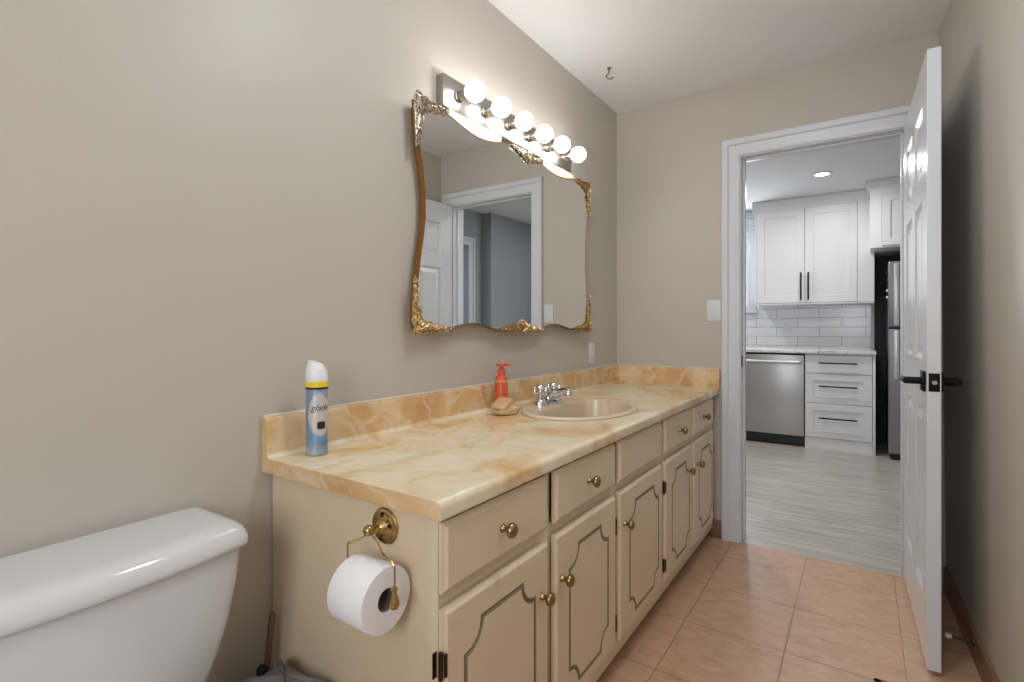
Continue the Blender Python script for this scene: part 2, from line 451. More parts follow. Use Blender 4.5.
# ------------------------------------------------------------------ bathroom door (six panel, standing open against the right wall)
DW, DHH, DT = 0.762, 2.03, 0.037
ang = math.atan2(1.406-1.386, 2.92-2.158)       # swing past square
Mdoor = Matrix.Translation((1.386, 2.92, 0.018)) @ Matrix.Rotation(-PI/2+ang, 4, 'Z')
cx = [(0.115, 0.335), (0.427, 0.647)]
pan = []
for x0, x1 in cx:
    for z0, z1 in ((0.20, 0.84), (1.01, 1.56), (1.65, 1.885)): pan.append((x0, z0, x1, z1))
bm = BM(); slab(bm, DW, DHH, DT, pan, 'raised', True, Mdoor)
door = struct('door_1', bm, 'door', None, 'white six panel bathroom door standing open by the right wall', 12)
def dpt(x, y, z): return Mdoor @ Vector((x, y, z))
HZ = 0.94
for side in (0, 1):
    s = -1 if side == 0 else 1; y0 = 0 if side == 0 else DT
    bm = BM(); b2 = BM()
    box(b2, (DW-0.06-0.033, y0, HZ-0.033), (DW-0.06+0.033, y0+s*0.009, HZ+0.033), 0.002)
    lathe(b2, [(0.012, 0), (0.012, 0.045), (0.010, 0.048)], 16, Matrix.Translation((DW-0.06, y0+s*0.009, HZ)) @ Matrix.Rotation(s*-PI/2, 4, 'X'))
    yl = y0+s*0.050
    tube(b2, [(DW-0.045, yl, HZ), (DW-0.075, yl, HZ), (DW-0.12, yl+s*0.004, HZ+0.001), (DW-0.17, yl+s*0.003, HZ-0.002), (DW-0.185, yl, HZ-0.004)], [0.0105, 0.0115, 0.0095, 0.008, 0.006], 12)
    bmesh.ops.transform(b2, matrix=Mdoor, verts=b2.verts)
    obj('door_handle', b2, 'black', door)
b2 = BM(); box(b2, (DW-0.0005, 0.004, HZ-0.030), (DW+0.0015, DT-0.004, HZ+0.030), 0.001); bmesh.ops.transform(b2, matrix=Mdoor, verts=b2.verts)
lp = obj('latch_plate', b2, 'black', door)
b2 = BM(); lathe(b2, [(0.0085, 0), (0.0085, 0.006), (0.007, 0.009)], 16, Matrix.Translation((DW+0.0015, DT/2, HZ)) @ Matrix.Rotation(PI/2, 4, 'Y'))
bmesh.ops.transform(b2, matrix=Mdoor, verts=b2.verts); obj('latch_bolt', b2, 'chrome', lp)
for hz in (0.2, 1.0, 1.8):
    b2 = BM(); lathe(b2, [(0.007, 0), (0.007, 0.09)], 12, Matrix.Translation((0.0, DT+0.004, hz))); box(b2, (-0.002, 0.006, hz), (0.0, DT, hz+0.09))
    bmesh.ops.transform(b2, matrix=Mdoor, verts=b2.verts); obj('hinge', b2, 'black', door)

# ================================================================== VANITY
# --- cabinet
van = thing('vanity_cabinet', 'long cream painted bathroom vanity with grooved doors and brass knobs', 'cabinet', (0.28, 1.82, 0))
VY0, VY1, VX = 0.730, 2.905, 0.564
bm = BM()
box(bm, (0.004, VY0+0.003, 0.064), (VX-0.034, VY0+0.018, 0.778)); box(bm, (0.004, VY1-0.018, 0.064), (VX-0.034, VY1, 0.778))
box(bm, (0.004, VY0+0.018, 0.08), (VX-0.02, VY1-0.018, 0.095)); box(bm, (0.004, VY0+0.018, 0.095), (0.010, VY1-0.018, 0.74))
obj('carcass', bm, 'cream', van)
bm = BM()
FX0 = VX-0.034
box(bm, (FX0, VY0+0.001, 0.064), (VX, VY1-0.001, 0.128), 0.001); box(bm, (FX0, VY0+0.001, 0.762), (VX, VY1-0.001, 0.779), 0.001); box(bm, (FX0, VY0+0.02, 0.598), (VX-0.001, VY1-0.02, 0.633))
for a, b in ((VY0, VY0+0.006), (1.09, 1.151), (1.53, 1.572), (1.98, 2.036), (2.41, 2.461), (2.82, VY1)): box(bm, (FX0, a, 0.07), (VX-0.0005, b, 0.7796), 0.001)
for a, b in ((VY0+0.0006, VY0+0.03), (1.0906, 1.165), (1.53, 1.59), (1.98, 2.055), (2.41, 2.475)): box(bm, (FX0, a, 0.07), (VX-0.0008, b, 0.625))
obj('face_frame', bm, 'cream', van)
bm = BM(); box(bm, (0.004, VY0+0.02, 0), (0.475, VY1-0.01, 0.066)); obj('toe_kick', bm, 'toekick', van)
def knob_mesh():
    bm = BM()
    lathe(bm, [(0.008, 0), (0.0085, 0.002), (0.0055, 0.005), (0.005, 0.011), (0.009, 0.015), (0.0138, 0.019), (0.0148, 0.023), (0.013, 0.028), (0.008, 0.031), (0.0001, 0.032)], 20, Matrix.Rotation(PI/2, 4, 'Y'))
    finish(bm); me = bpy.data.meshes.new('knob'); bm.to_mesh(me); bm.free()
    for p in me.polygons: p.use_smooth = True
    me.materials.append(M['brass']); return me
KN = knob_mesh(); KN.transform(Matrix.Scale(1.12, 4))
XF = 0.583; VT = XF-VX-0.003
def MV(y, z): return Matrix.Translation((XF, y, z)) @ Matrix.Rotation(PI/2, 4, 'Z')
def vdrawer(y0, y1, z0, z1, ky=None):
    bm = BM(); W, H = y1-y0, z1-z0; tmp = BM()
    r = lambda i, d: [(i, d, i), (W-i, d, i), (W-i, d, H-i), (i, d, H-i)]
    loft(tmp, [r(0.012, 0), r(0.009, 0.0008), r(0.004, 0.006), r(0, 0.008), r(0, VT-0.0005)][::-1])
    bmesh.ops.transform(tmp, matrix=MV(y0, z0), verts=tmp.verts)
    o = obj('drawer' if ky else 'false_drawer_front', tmp, 'cream', van, sharp=12); bm.free()
    if ky: link('knob', KN, o, (XF, ky, 0.70))
for y0, y1, ky in ((0.728, 1.117, 0.915), (1.155, 1.545, 1.342), (1.575, 2.003, None), (2.040, 2.432, 2.228), (2.465, 2.842, 2.632)):
    vdrawer(y0, y1, 0.632, 0.767, ky)
def scoop(x0, z0, x1, z1, r, n=8):
    P = []
    for cx_, cz_, a0 in ((x0, z0, PI/2), (x1, z0, PI), (x1, z1, 1.5*PI), (x0, z1, 0)):
        for k in range(n+1):
            a = a0-(PI/2)*k/n
            P.append((cx_+r*math.cos(a), cz_+r*math.sin(a)))
    return P
def offset(P, d):
    out = []; n = len(P)
    for i in range(n):
        a = Vector(P[i-1]); b = Vector(P[i]); c = Vector(P[(i+1) % n])
        e1 = (b-a).normalized(); e2 = (c-b).normalized()
        n1 = Vector((e1.y, -e1.x)); n2 = Vector((e2.y, -e2.x)); m = (n1+n2)
        if m.length < 1e-6: m = n1
        m.normalize(); k = max(0.5, m.dot(n1))
        out.append(tuple(b+m*(d/k)))
    return out
def vdoor(y0, y1, gy0, gy1, ky, kz, hy):
    z0, z1 = 0.118, 0.602; W, H = y1-y0, z1-z0
    mid = scoop(gy0-y0, 0.166-z0, gy1-y0, 0.541-z0, 0.054)
    A = offset(mid, 0.006); B = offset(mid, -0.006)
    tmp = BM()
    ins = 0.010
    poly(tmp, [[(ins, ins), (W-ins, ins), (W-ins, H-ins), (ins, H-ins)], A], lambda a, b: (a, 0, b))
    poly(tmp, [B], lambda a, b: (a, 0, b))
    r = lambda i, d: [(i, d, i), (W-i, d, i), (W-i, d, H-i), (i, d, H-i)]
    loft(tmp, [r(ins, 0), r(0.008, 0.0008), r(0.004, 0.006), r(0, 0.008), r(0, VT-0.0005)], False, True)
    bmesh.ops.transform(tmp, matrix=MV(y0, z0), verts=tmp.verts)
    d = obj('door', tmp, 'cream', van, sharp=12)
    tmp = BM()
    C1 = offset(mid, 0.003); C2 = offset(mid, -0.0015)
    loft(tmp, [[(a, q, b) for a, b in L] for L, q in ((A, 0.0), (C1, 0.004), (C2, 0.004), (B, 0.0))], False, False)
    bmesh.ops.transform(tmp, matrix=MV(y0, z0), verts=tmp.verts)
    obj('groove', tmp, 'groove', d)['label'] = 'brown glazed groove routed in a scooped corner outline'
    link('knob', KN, d, (XF, ky, kz))
    if hy is not None:
        for hz in (0.19, 0.50):
            tmp = BM(); s = 1 if hy > (y0+y1)/2 else -1
            yy = y0 if s < 0 else y1
            lathe(tmp, [(0.0045, -0.026), (0.0045, 0.026)], 10, Matrix.Translation((XF-0.006, yy+s*0.0045, hz)))
            box(tmp, (VX, yy+s*0.004, hz-0.024), (VX+0.002, yy+s*0.014, hz+0.024)); box(tmp, (XF-0.0015, yy-s*0.006, hz-0.022), (XF+0.0012, yy, hz+0.022))
            obj('hinge', tmp, 'hinge', d)
vdoor(0.728, 1.117, 0.790, 1.050, 1.080, 0.480, 0.7)
vdoor(1.153, 1.545, 1.228, 1.479, 1.182, 0.484, 1.6)
vdoor(1.573, 2.003, 1.660, 1.954, 1.608, 0.494, None)
vdoor(2.040, 2.432, 2.128, 2.381, 2.352, 0.496, 2.0)
vdoor(2.465, 2.842, 2.553, 2.808, 2.515, 0.492, 2.9)

# --- countertop with rolled nose, coved splash and sink cut-out
CY0, ZT, ZB_ = 0.706, 0.815, 0.780
SX, SY, SA, SB = 0.31, 1.83, 0.28, 0.21
bm = BM()
nose = [(0.579, ZT)]+[(0.579+0.014*math.sin(a), ZT-0.014+0.014*math.cos(a)) for a in (PI/8, PI/4, 3*PI/8, PI/2)]+[(0.593, ZB_+0.002), (0.591, ZB_)]
spl = [(0.037, ZT)]+[(0.037-0.015*math.sin(a), ZT+0.015-0.015*math.cos(a)) for a in (PI/8, PI/4, 3*PI/8, PI/2)]+[(0.022, 0.903)]+[(0.012+0.010*math.cos(a), 0.904+0.010*math.sin(a)) for a in (PI/6, PI/3, PI/2)]+[(0.001, 0.914)]
full = nose+[(0.001, ZB_)]+list(reversed(spl))
R = [[bm.verts.new((x, y, z)) for x, z in full] for y in (CY0, YB-0.002)]
for i in range(len(full)-1):
    if i != len(nose)-1: bm.faces.new((R[0][i], R[0][i+1], R[1][i+1], R[1][i]))
bm.faces.new(R[0]); bm.faces.new(list(reversed(R[1])))
hole = [(SX+(SB-0.010)*math.cos(2*PI*k/64), SY+(SA-0.010)*math.sin(2*PI*k/64)) for k in range(64)]
poly(bm, [[(0.037, CY0), (0.579, CY0), (0.579, YB-0.002), (0.037, YB-0.002)], hole], lambda a, b: (a, b, ZT))
poly(bm, [[(0.001, CY0), (0.591, CY0), (0.591, YB-0.002), (0.001, YB-0.002)], hole], lambda a, b: (a, b, ZB_))
loft(bm, [[(a, b, ZT) for a, b in hole], [(a, b, ZB_) for a, b in hole]], False, False)
ct = obj('countertop', bm, 'onyx')
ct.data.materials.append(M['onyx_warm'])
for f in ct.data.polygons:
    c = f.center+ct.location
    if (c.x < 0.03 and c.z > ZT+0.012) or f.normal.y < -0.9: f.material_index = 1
tag(ct, 'cream and amber onyx-look vanity countertop with rolled front edge', 'countertop')
bm = BM()     # end splash against the back wall
prof = [(YB-0.001, ZT-0.002), (YB-0.024, ZT-0.002), (YB-0.024, 0.903), (YB-0.021, 0.911), (YB-0.014, 0.914), (YB-0.001, 0.914)]
loft(bm, [[(x, y, z) for y, z in prof] for x in (0.012, 0.596)]); obj('end_splash', bm, 'onyx_warm', ct)
bm = BM()
tube(bm, [(0.004, CY0+0.004, 0.9155), (0.004, YB-0.006, 0.9155)], 0.0035, 6); tube(bm, [(0.006, YB-0.004, 0.9155), (0.59, YB-0.004, 0.9155)], 0.003, 6)
obj('caulk_line', bm, 'caulk', ct)

# --- sink
def ell(cx_, cy_, b, a, z, n=56): return [(cx_+b*math.cos(2*PI*k/n), cy_+a*math.sin(2*PI*k/n), z) for k in range(n)]
snk = thing('sink', 'oval bone coloured drop-in basin set in the vanity countertop', 'sink', (SX, SY, 0.66))
bm = BM()
def dee(ins, z, n=56):
    """oval inset by ins, flattened along the back where the faucet ledge is"""
    P = []
    for x, y, _ in ell(SX, SY, SB-ins, SA-ins, 0, n):
        xc = SX-SB+0.105+ins*0.5
        if x < xc+0.03: x = xc+0.03*math.exp((x-xc-0.03)/0.03)
        P.append((x, y, z))
    return P
loft(bm, [ell(SX, SY, SB-0.012, SA-0.012, ZT+0.0008), ell(SX, SY, SB-0.001, SA-0.001, ZT+0.001), ell(SX, SY, SB, SA, ZT+0.004), ell(SX, SY, SB-0.004, SA-0.004, ZT+0.008), ell(SX, SY, SB-0.012, SA-0.012, ZT+0.010),
          dee(0.026, ZT+0.009), dee(0.031, ZT+0.006), dee(0.033, ZT-0.004), dee(0.037, ZT-0.06), dee(0.048, ZT-0.105), dee(0.075, ZT-0.13), ell(SX+0.02, SY, 0.07, 0.10, ZT-0.135), ell(SX+0.02, SY, 0.024, 0.024, ZT-0.138)], False, True)
obj('basin', bm, 'sink', snk, recalc=True)
bm = BM(); lathe(bm, [(0.022, 0), (0.021, 0.003), (0.014, 0.003), (0.012, 0.0)], 24, Matrix.Translation((SX+0.02, SY, ZT-0.1375))); obj('drain', bm, 'chrome', snk)
# --- faucet
FXc, FYc, FZ = 0.150, 1.85, ZT+0.0095
fau = thing('faucet', 'chrome two handle faucet on the back rim of the basin', 'faucet', (FXc, FYc, FZ))
bm = BM()
def stad(hw, r, z): 
    return [(FXc+r*math.cos(a), FYc+(hw if k < 12 else -hw)+r*math.sin(a), z) for k, a in enumerate([PI*i/11 for i in range(12)]+[PI+PI*i/11 for i in range(12)])]
loft(bm, [stad(0.058, 0.030, FZ), stad(0.058, 0.030, FZ+0.012), stad(0.057, 0.025, FZ+0.021), stad(0.055, 0.014, FZ+0.025)]); obj('base', bm, 'chrome', fau)
for s in (-1, 1):
    y = FYc+s*0.055; bm = BM()
    lathe(bm, [(0.021, 0), (0.020, 0.010), (0.014, 0.016), (0.015, 0.022), (0.025, 0.028), (0.030, 0.040), (0.0285, 0.054), (0.020, 0.064), (0.008, 0.068), (0.0001, 0.0685)], 20, Matrix.Translation((FXc, y, FZ+0.014)))
    for k in range(6):
        a = k*PI/3; ball(bm, (FXc+0.026*math.cos(a), y+0.026*math.sin(a), FZ+0.056), 0.0095, (1, 1, 2.0), 8)
    obj('handle', bm, 'chrome', fau)
bm = BM(); tube(bm, smooth_path([(FXc-0.004, FYc, FZ+0.012), (FXc+0.015, FYc, FZ+0.036), (FXc+0.055, FYc+0.002, FZ+0.048), (FXc+0.100, FYc+0.004, FZ+0.058)], 5), [0.022]*4+[0.019]*5+[0.016]*7, 14)
lathe(bm, [(0.0145, 0), (0.0145, 0.026), (0.013, 0.028)], 16, Matrix.Translation((FXc+0.096, FYc+0.004, FZ+0.037))); obj('spout', bm, 'chrome', fau)
bm = BM(); tube(bm, [(FXc-0.012, FYc, FZ+0.02), (FXc-0.012, FYc, FZ+0.062)], 0.0025, 8); ball(bm, (FXc-0.012, FYc, FZ+0.065), 0.006); obj('lift_rod', bm, 'chrome', fau)

# --- things on the counter
def at_label(o, s): o['label'] = s
ZI = ZT+0.0006
CX, CYY = 0.084, 0.804
can = thing('spray_can', 'pale blue air freshener spray can with white cap on the near end of the countertop', 'spray can', (CX, CYY, ZI))
mt = Matrix.Translation((CX, CYY, ZI)); RC = 0.0275
bm = BM(); lathe(bm, [(0.024, 0.0), (0.0265, 0.002), (RC, 0.006), (0.0268, 0.010), (0.0268, 0.171), (0.0266, 0.173), (0.0262, 0.176), (0.022, 0.184)], 40, mt); obj('can_body', bm, 'can', can)
bm = BM(); lathe(bm, [(0.0268, 0.171), (0.02725, 0.171), (0.02725, 0.185), (0.0268, 0.185)], 40, mt, False, False); obj('label_band', bm, 'band', can)['label'] = 'yellow band'
bm = BM(); lathe(bm, [(0.0267, 0.1655), (0.0274, 0.1655), (0.0274, 0.1710), (0.0267, 0.1710)], 40, mt, False, False); obj('label_stripe', bm, 'ink', can)['label'] = 'dark stripe'
bm = BM(); rings = []
ca = math.atan2(-CYY, 1.23-CX)            # bearing of the label front
rd = Vector((math.cos(0.59), math.sin(0.59), 0))
for r, z, k in ((0.0268, 0.185, 0), (0.0272, 0.190, 0), (0.0268, 0.205, 0.12), (0.0250, 0.221, 0.30), (0.0205, 0.232, 0.42), (0.0165, 0.2345, 0.45), (0.015, 0.229, 0.45), (0.0005, 0.226, 0.4)):
    ring = []
    for i in range(36):
        a = 2*PI*i/36; p = Vector((r*math.cos(a), r*math.sin(a), 0)); ring.append((CX+p.x, CYY+p.y, ZI+0.185+(z-0.185)*0.92-k*p.dot(rd)))
    rings.append(ring)
loft(bm, rings); obj('cap', bm, 'cap_white', can)
def on_can(name, u0, z0, bm, m, par, r=0.0270):
    """bend flat (u,z,depth) geometry round the can; u to the viewer's right"""
    for v in bm.verts:
        th = ca+(v.co.x+u0)/r; d = r+v.co.z
        v.co = (CX+d*math.cos(th), CYY+d*math.sin(th), ZI+z0+v.co.y)
    return obj(name, bm, m, par, recalc=False)
def text_bm(s, size, shear=0.0, ext=0.0002):
    cu = bpy.data.curves.new('lettering', 'FONT'); cu.body = s; cu.size = size; cu.shear = shear; cu.align_x = 'CENTER'; cu.extrude = ext; cu.resolution_u = 4
    o = bpy.data.objects.new('lettering', cu); C.objects.link(o)
    dg = bpy.context.evaluated_depsgraph_get(); me = bpy.data.meshes.new_from_object(o.evaluated_get(dg))
    bm = BM(); bm.from_mesh(me); bpy.data.meshes.remove(me); bpy.data.objects.remove(o); bpy.data.curves.remove(cu)
    return bm
on_can('lettering', 0.008, 0.113, text_bm('glade', 0.022, 0.35), 'ink', can)
b2 = BM(); pts = [(-0.010, 0.006), (-0.010, -0.004), (-0.006, -0.009), (0, -0.010), (0.006, -0.009), (0.010, -0.004), (0.010, 0.006), (0.006, 0.009), (-0.006, 0.009)]
cols = [(-0.0105, 0.0075), (-0.008, 0.009), (-0.004, 0.0095), (0, 0.0097), (0.004, 0.0095), (0.008, 0.009), (0.0105, 0.0075)]
loft(b2, [[(x, -h, 0.0002), (x, h, 0.0002)] for x, h in cols], False, False, False)
on_can('badge', 0.011, 0.076, b2, 'ink', can)['label'] = 'dark round-cornered badge'

SOX, SOY = 0.078, 1.622
so = thing('soap_dispenser', 'coral red pump soap bottle standing left of the basin', 'soap bottle', (SOX, SOY, ZI))
mt = Matrix.Translation((SOX, SOY, ZI)) @ Matrix.Rotation(0.6, 4, 'Z') @ Matrix.Diagonal((0.9, 1.05, 1, 1))
bm = BM(); lathe(bm, [(0.026, 0), (0.0315, 0.004), (0.0320, 0.012), (0.0305, 0.060), (0.0280, 0.100), (0.0265, 0.112), (0.0265, 0.124), (0.0240, 0.132), (0.016, 0.138), (0.013, 0.140)], 36, mt); obj('bottle', bm, 'soap_red', so)
bm = BM(); lathe(bm, [(0.0272, 0.112), (0.0278, 0.113), (0.0278, 0.119), (0.0272, 0.120)], 36, mt, False, False); obj('label_band', bm, 'soap_light', so)['label'] = 'pale orange band'
bm = BM()
lathe(bm, [(0.0145, 0.138), (0.0150, 0.140), (0.0150, 0.158), (0.012, 0.161), (0.008, 0.162), (0.008, 0.172), (0.018, 0.174), (0.0185, 0.183), (0.015, 0.186), (0.0001, 0.187)], 28, Matrix.Translation((SOX, SOY, ZI)))
q = Vector((0.80, 0.60, 0)); p0 = Vector((SOX, SOY, ZI+0.180))
tube(bm, [p0, p0+q*0.016, p0+q*0.029+Vector((0, 0, -0.001)), p0+q*0.034+Vector((0, 0, -0.005))], [0.007, 0.006, 0.005, 0.004], 10); obj('pump', bm, 'soap_red', so)

DXX, DYY = 0.132, 1.577
bm = BM(); rings = []
for fac, z in ((0.55, 0.0), (0.70, 0.002), (0.86, 0.010), (1.0, 0.022), (0.965, 0.0235), (0.83, 0.013), (0.62, 0.007), (0.02, 0.006)):
    ring = []
    for k in range(48):
        a = 2*PI*k/48; sc = 1+0.045*math.cos(9*a)*min(1, fac)
        ring.append((DXX+0.048*fac*sc*math.cos(a), DYY+0.066*fac*sc*math.sin(a), ZI+z+0.004*math.cos(2*a)*(fac if z > 0.005 else 0)))
    rings.append(ring)
loft(bm, rings); tag(obj('soap_dish', bm, 'dish'), 'scalloped cream soap dish beside the coral soap bottle', 'soap dish')
bm = BM(); box(bm, (-0.030, -0.046, -0.009), (0.030, 0.046, 0.009), 0.008, 3)
bmesh.ops.transform(bm, matrix=Matrix.Translation((DXX-0.012, DYY-0.008, ZI+0.0375)) @ Matrix.Rotation(0.25, 4, 'X') @ Matrix.Rotation(0.22, 4, 'Y') @ Matrix.Rotation(0.2, 4, 'Z'), verts=bm.verts)
tag(obj('soap_bar', bm, 'soapbar'), 'tan bar of soap resting tilted in the scalloped dish', 'soap')

# --- toilet paper holder and roll on the cabinet side
PX, PZ, PY = 0.418, 0.728, VY0+0.003
hol = thing('toilet_paper_holder', 'brass wire toilet paper holder screwed to the vanity side', 'toilet paper holder', (PX, PY, PZ))
mt = Matrix.Translation((PX, PY-0.0006, PZ)) @ Matrix.Rotation(PI/2, 4, 'X')
bm = BM(); lathe(bm, [(0.037, 0), (0.0375, 0.003), (0.035, 0.006), (0.030, 0.007), (0.028, 0.010), (0.017, 0.012), (0.013, 0.017), (0.008, 0.022), (0.007, 0.045)], 36, mt); obj('wall_plate', bm, 'brass_bright', hol)
for dx, dz in ((0.0, 0.024), (-0.004, -0.024), (0.022, 0.006)):
    bm = BM(); lathe(bm, [(0.0055, 0.0), (0.0055, 0.0100), (0.004, 0.0120)], 12, Matrix.Translation((PX+dx, PY-0.001, PZ+dz)) @ Matrix.Rotation(PI/2, 4, 'X')); obj('screw', bm, 'hinge', hol)
RX0, RX1, RY, RZc, RR = 0.399, 0.496, 0.664, 0.627, 0.0615
bm = BM(); YA = PY-0.046
ball(bm, (PX, YA, PZ+0.004), 0.011); 
obj('pivot_ball', bm, 'brass_bright', hol)
yy = RY
bm = BM()
tube(bm, smooth_path([(PX, YA, PZ+0.002), (0.408, YA-0.006, PZ-0.010), (0.392, yy, PZ-0.018), (0.384, yy, PZ-0.022), (0.383, yy, PZ-0.045), (0.384, yy, RZc), (0.392, yy, RZc), (0.425, yy, RZc)], 5), 0.0019, 8)
tube(bm, smooth_path([(PX, YA, PZ+0.002), (0.450, YA-0.004, PZ-0.012), (0.470, YA-0.010, PZ-0.026), (0.494, yy, PZ-0.022), (0.514, yy, PZ-0.030), (0.517, yy, PZ-0.05), (0.516, yy, RZc+0.02)], 5), 0.0019, 8)
obj('arm', bm, 'brass_bright', hol)
bm = BM(); lathe(bm, [(0.003, 0.022), (0.0065, 0.020), (0.007, 0.017), (0.0045, 0.015), (0.006, 0.007), (0.0098, -0.004), (0.0105, -0.010), (0.0075, -0.017), (0.0001, -0.019)], 18, Matrix.Translation((0.516, yy, RZc+0.008))); obj('finial', bm, 'brass_bright', hol)
rol = thing('toilet_paper_roll', 'white toilet paper roll hanging in the brass holder', 'toilet paper', (0.463, RY, RZc-RR))
mt = Matrix.Translation((RX0, RY, RZc)) @ Matrix.Rotation(PI/2, 4, 'Y'); L_ = RX1-RX0
bm = BM(); pr_ = [(0.0215, 0), (RR-0.002, 0), (RR, 0.003), (RR, L_-0.003), (RR-0.002, L_), (0.0215, L_)]
lathe(bm, pr_+[pr_[0]], 56, mt, False, False); obj('paper', bm, 'paper', rol)
bm = BM(); lathe(bm, [(0.0214, 0.001), (0.0214, L_-0.001), (0.0195, L_-0.001), (0.0195, 0.001), (0.0214, 0.001)], 40, mt, False, False); obj('cardboard_core', bm, 'card', rol)

# ================================================================== MIRROR AND LIGHT
XG = 0.045
mir = thing('wall_mirror', 'large mirror with scalloped outline and gilt corner ornaments above the vanity', 'mirror', (0, 1.82, 1.12))
left = [(1.199, 1.876), (1.204, 1.80), (1.208, 1.748), (1.228, 1.66), (1.238, 1.58), (1.239, 1.50), (1.229, 1.43), (1.216, 1.365), (1.206, 1.30), (1.198, 1.22), (1.194, 1.135)]
bot = [(1.25, 1.128), (1.32, 1.130), (1.371, 1.137), (1.414, 1.146), (1.453, 1.151), (1.485, 1.153), (1.518, 1.151), (1.574, 1.143), (1.639, 1.128), (1.72, 1.124), (1.82, 1.123), (1.93, 1.126), (1.983, 1.136), (2.036, 1.149), (2.08, 1.153), (2.125, 1.153), (2.168, 1.148), (2.25, 1.133), (2.33, 1.128), (2.44, 1.132)]
right = [(2.443, 1.20), (2.436, 1.30), (2.428, 1.37), (2.422, 1.45), (2.422, 1.54), (2.428, 1.63), (2.437, 1.70), (2.446, 1.78), (2.452, 1.876)]
top = [(2.38, 1.880), (2.297, 1.876), (2.237, 1.863), (2.20, 1.857), (2.16, 1.853), (2.12, 1.852), (2.086, 1.853), (2.05, 1.857), (2.017, 1.864), (1.983, 1.875), (1.95, 1.882), (1.83, 1.884), (1.71, 1.884), (1.673, 1.874), (1.640, 1.864), (1.609, 1.856), (1.58, 1.851), (1.548, 1.848), (1.52, 1.847), (1.49, 1.849), (1.46, 1.853), (1.435, 1.858), (1.40, 1.866), (1.36, 1.874), (1.30, 1.878)]
outl = left+bot+right+top
def inset_loop(P, d):      # P counter-clockwise in (y,z) seen from +x
    return offset(P, -d)
gl = inset_loop(outl, 0.0022)
bm = BM(); loft(bm, [[(0.024, y, z) for y, z in gl], [(XG-0.001, y, z) for y, z in gl]], True, False)
b2 = BM(); poly(bm, [gl], lambda a, b: (XG-0.001, a, b)); b2.free()
for f in bm.faces: pass
obj('glass', bm, 'mirror', mir, sharp=20)
bm = BM()
o1 = offset(outl, 0.0005); i1 = inset_loop(outl, 0.0035)
loft(bm, [[(0.001, y, z) for y, z in inset_loop(outl, 0.016)], [(0.021, y, z) for y, z in inset_loop(outl, 0.016)], [(0.021, y, z) for y, z in o1], [(XG-0.004, y, z) for y, z in o1], [(XG, y, z) for y, z in outl], [(XG+0.0005, y, z) for y, z in offset(outl, -0.001)], [(XG-0.002, y, z) for y, z in offset(outl, -0.0022)]], True, False)
obj('frame', bm, 'frame_wood', mir)
# cream painted panels that fill the two dips of the outline
for a, b in ((1.345, 1.705), (1.962, 2.322)):
    seg = sorted([p for p in top if a < p[0] < b])
    lo = [(y, z+0.004) for y, z in seg]; hi = [(y, 1.899) for y, z in seg]
    bm = BM()
    for x_, rev in ((0.012, True), (XG-0.003, False)): pass
    loft(bm, [[(0.012, y, z), (XG-0.003, y, z), (XG-0.003, y2, z2), (0.012, y2, z2)] for (y, z), (y2, z2) in zip(lo, hi)])
    obj('crest_panel', bm, 'top_panel', mir)['label'] = 'plain cream panel above the scalloped edge'
# filigree
def P3(y, z, x=0.0): return (XG+x, y, z)
def scroll(bm, cy, cz, r, a0, turns, sgn, th=0.0035, x=0.006):
    pts = []; rad = []
    n = int(14*turns)+4
    for k in range(n):
        s = k/(n-1); a = a0+sgn*2*PI*turns*s; rr = r*(1-0.82*s)
        pts.append(P3(cy+rr*math.cos(a), cz+rr*math.sin(a), x+0.003*s)); rad.append(th*(1-0.35*s))
    tube(bm, pts, rad, 7); ball(bm, pts[-1], th*1.25, n=7)
def leaf(bm, y, z, ang_, ln, wd, x=0.004, lift=0.006):
    d = Vector((math.cos(ang_), math.sin(ang_))); nn = Vector((-d.y, d.x)); rings = []
    for s in (0.0, 0.12, 0.3, 0.5, 0.7, 0.88, 1.0):
        wv = wd*math.sin(PI*min(1, 0.12+0.85*s))**0.8*(1-0.35*s)
        c = Vector((y, z))+d*ln*s; h = x+lift*math.sin(PI*s)
        rings.append([P3(c.x+nn.x*wv, c.y+nn.y*wv, h*0.5), P3(c.x+nn.x*wv*0.5, c.y+nn.y*wv*0.5, h+0.0018), P3(c.x, c.y, h-0.0006), P3(c.x-nn.x*wv*0.5, c.y-nn.y*wv*0.5, h+0.0018), P3(c.x-nn.x*wv, c.y-nn.y*wv, h*0.5), P3(c.x, c.y, 0.0005)])
    loft(bm, rings)
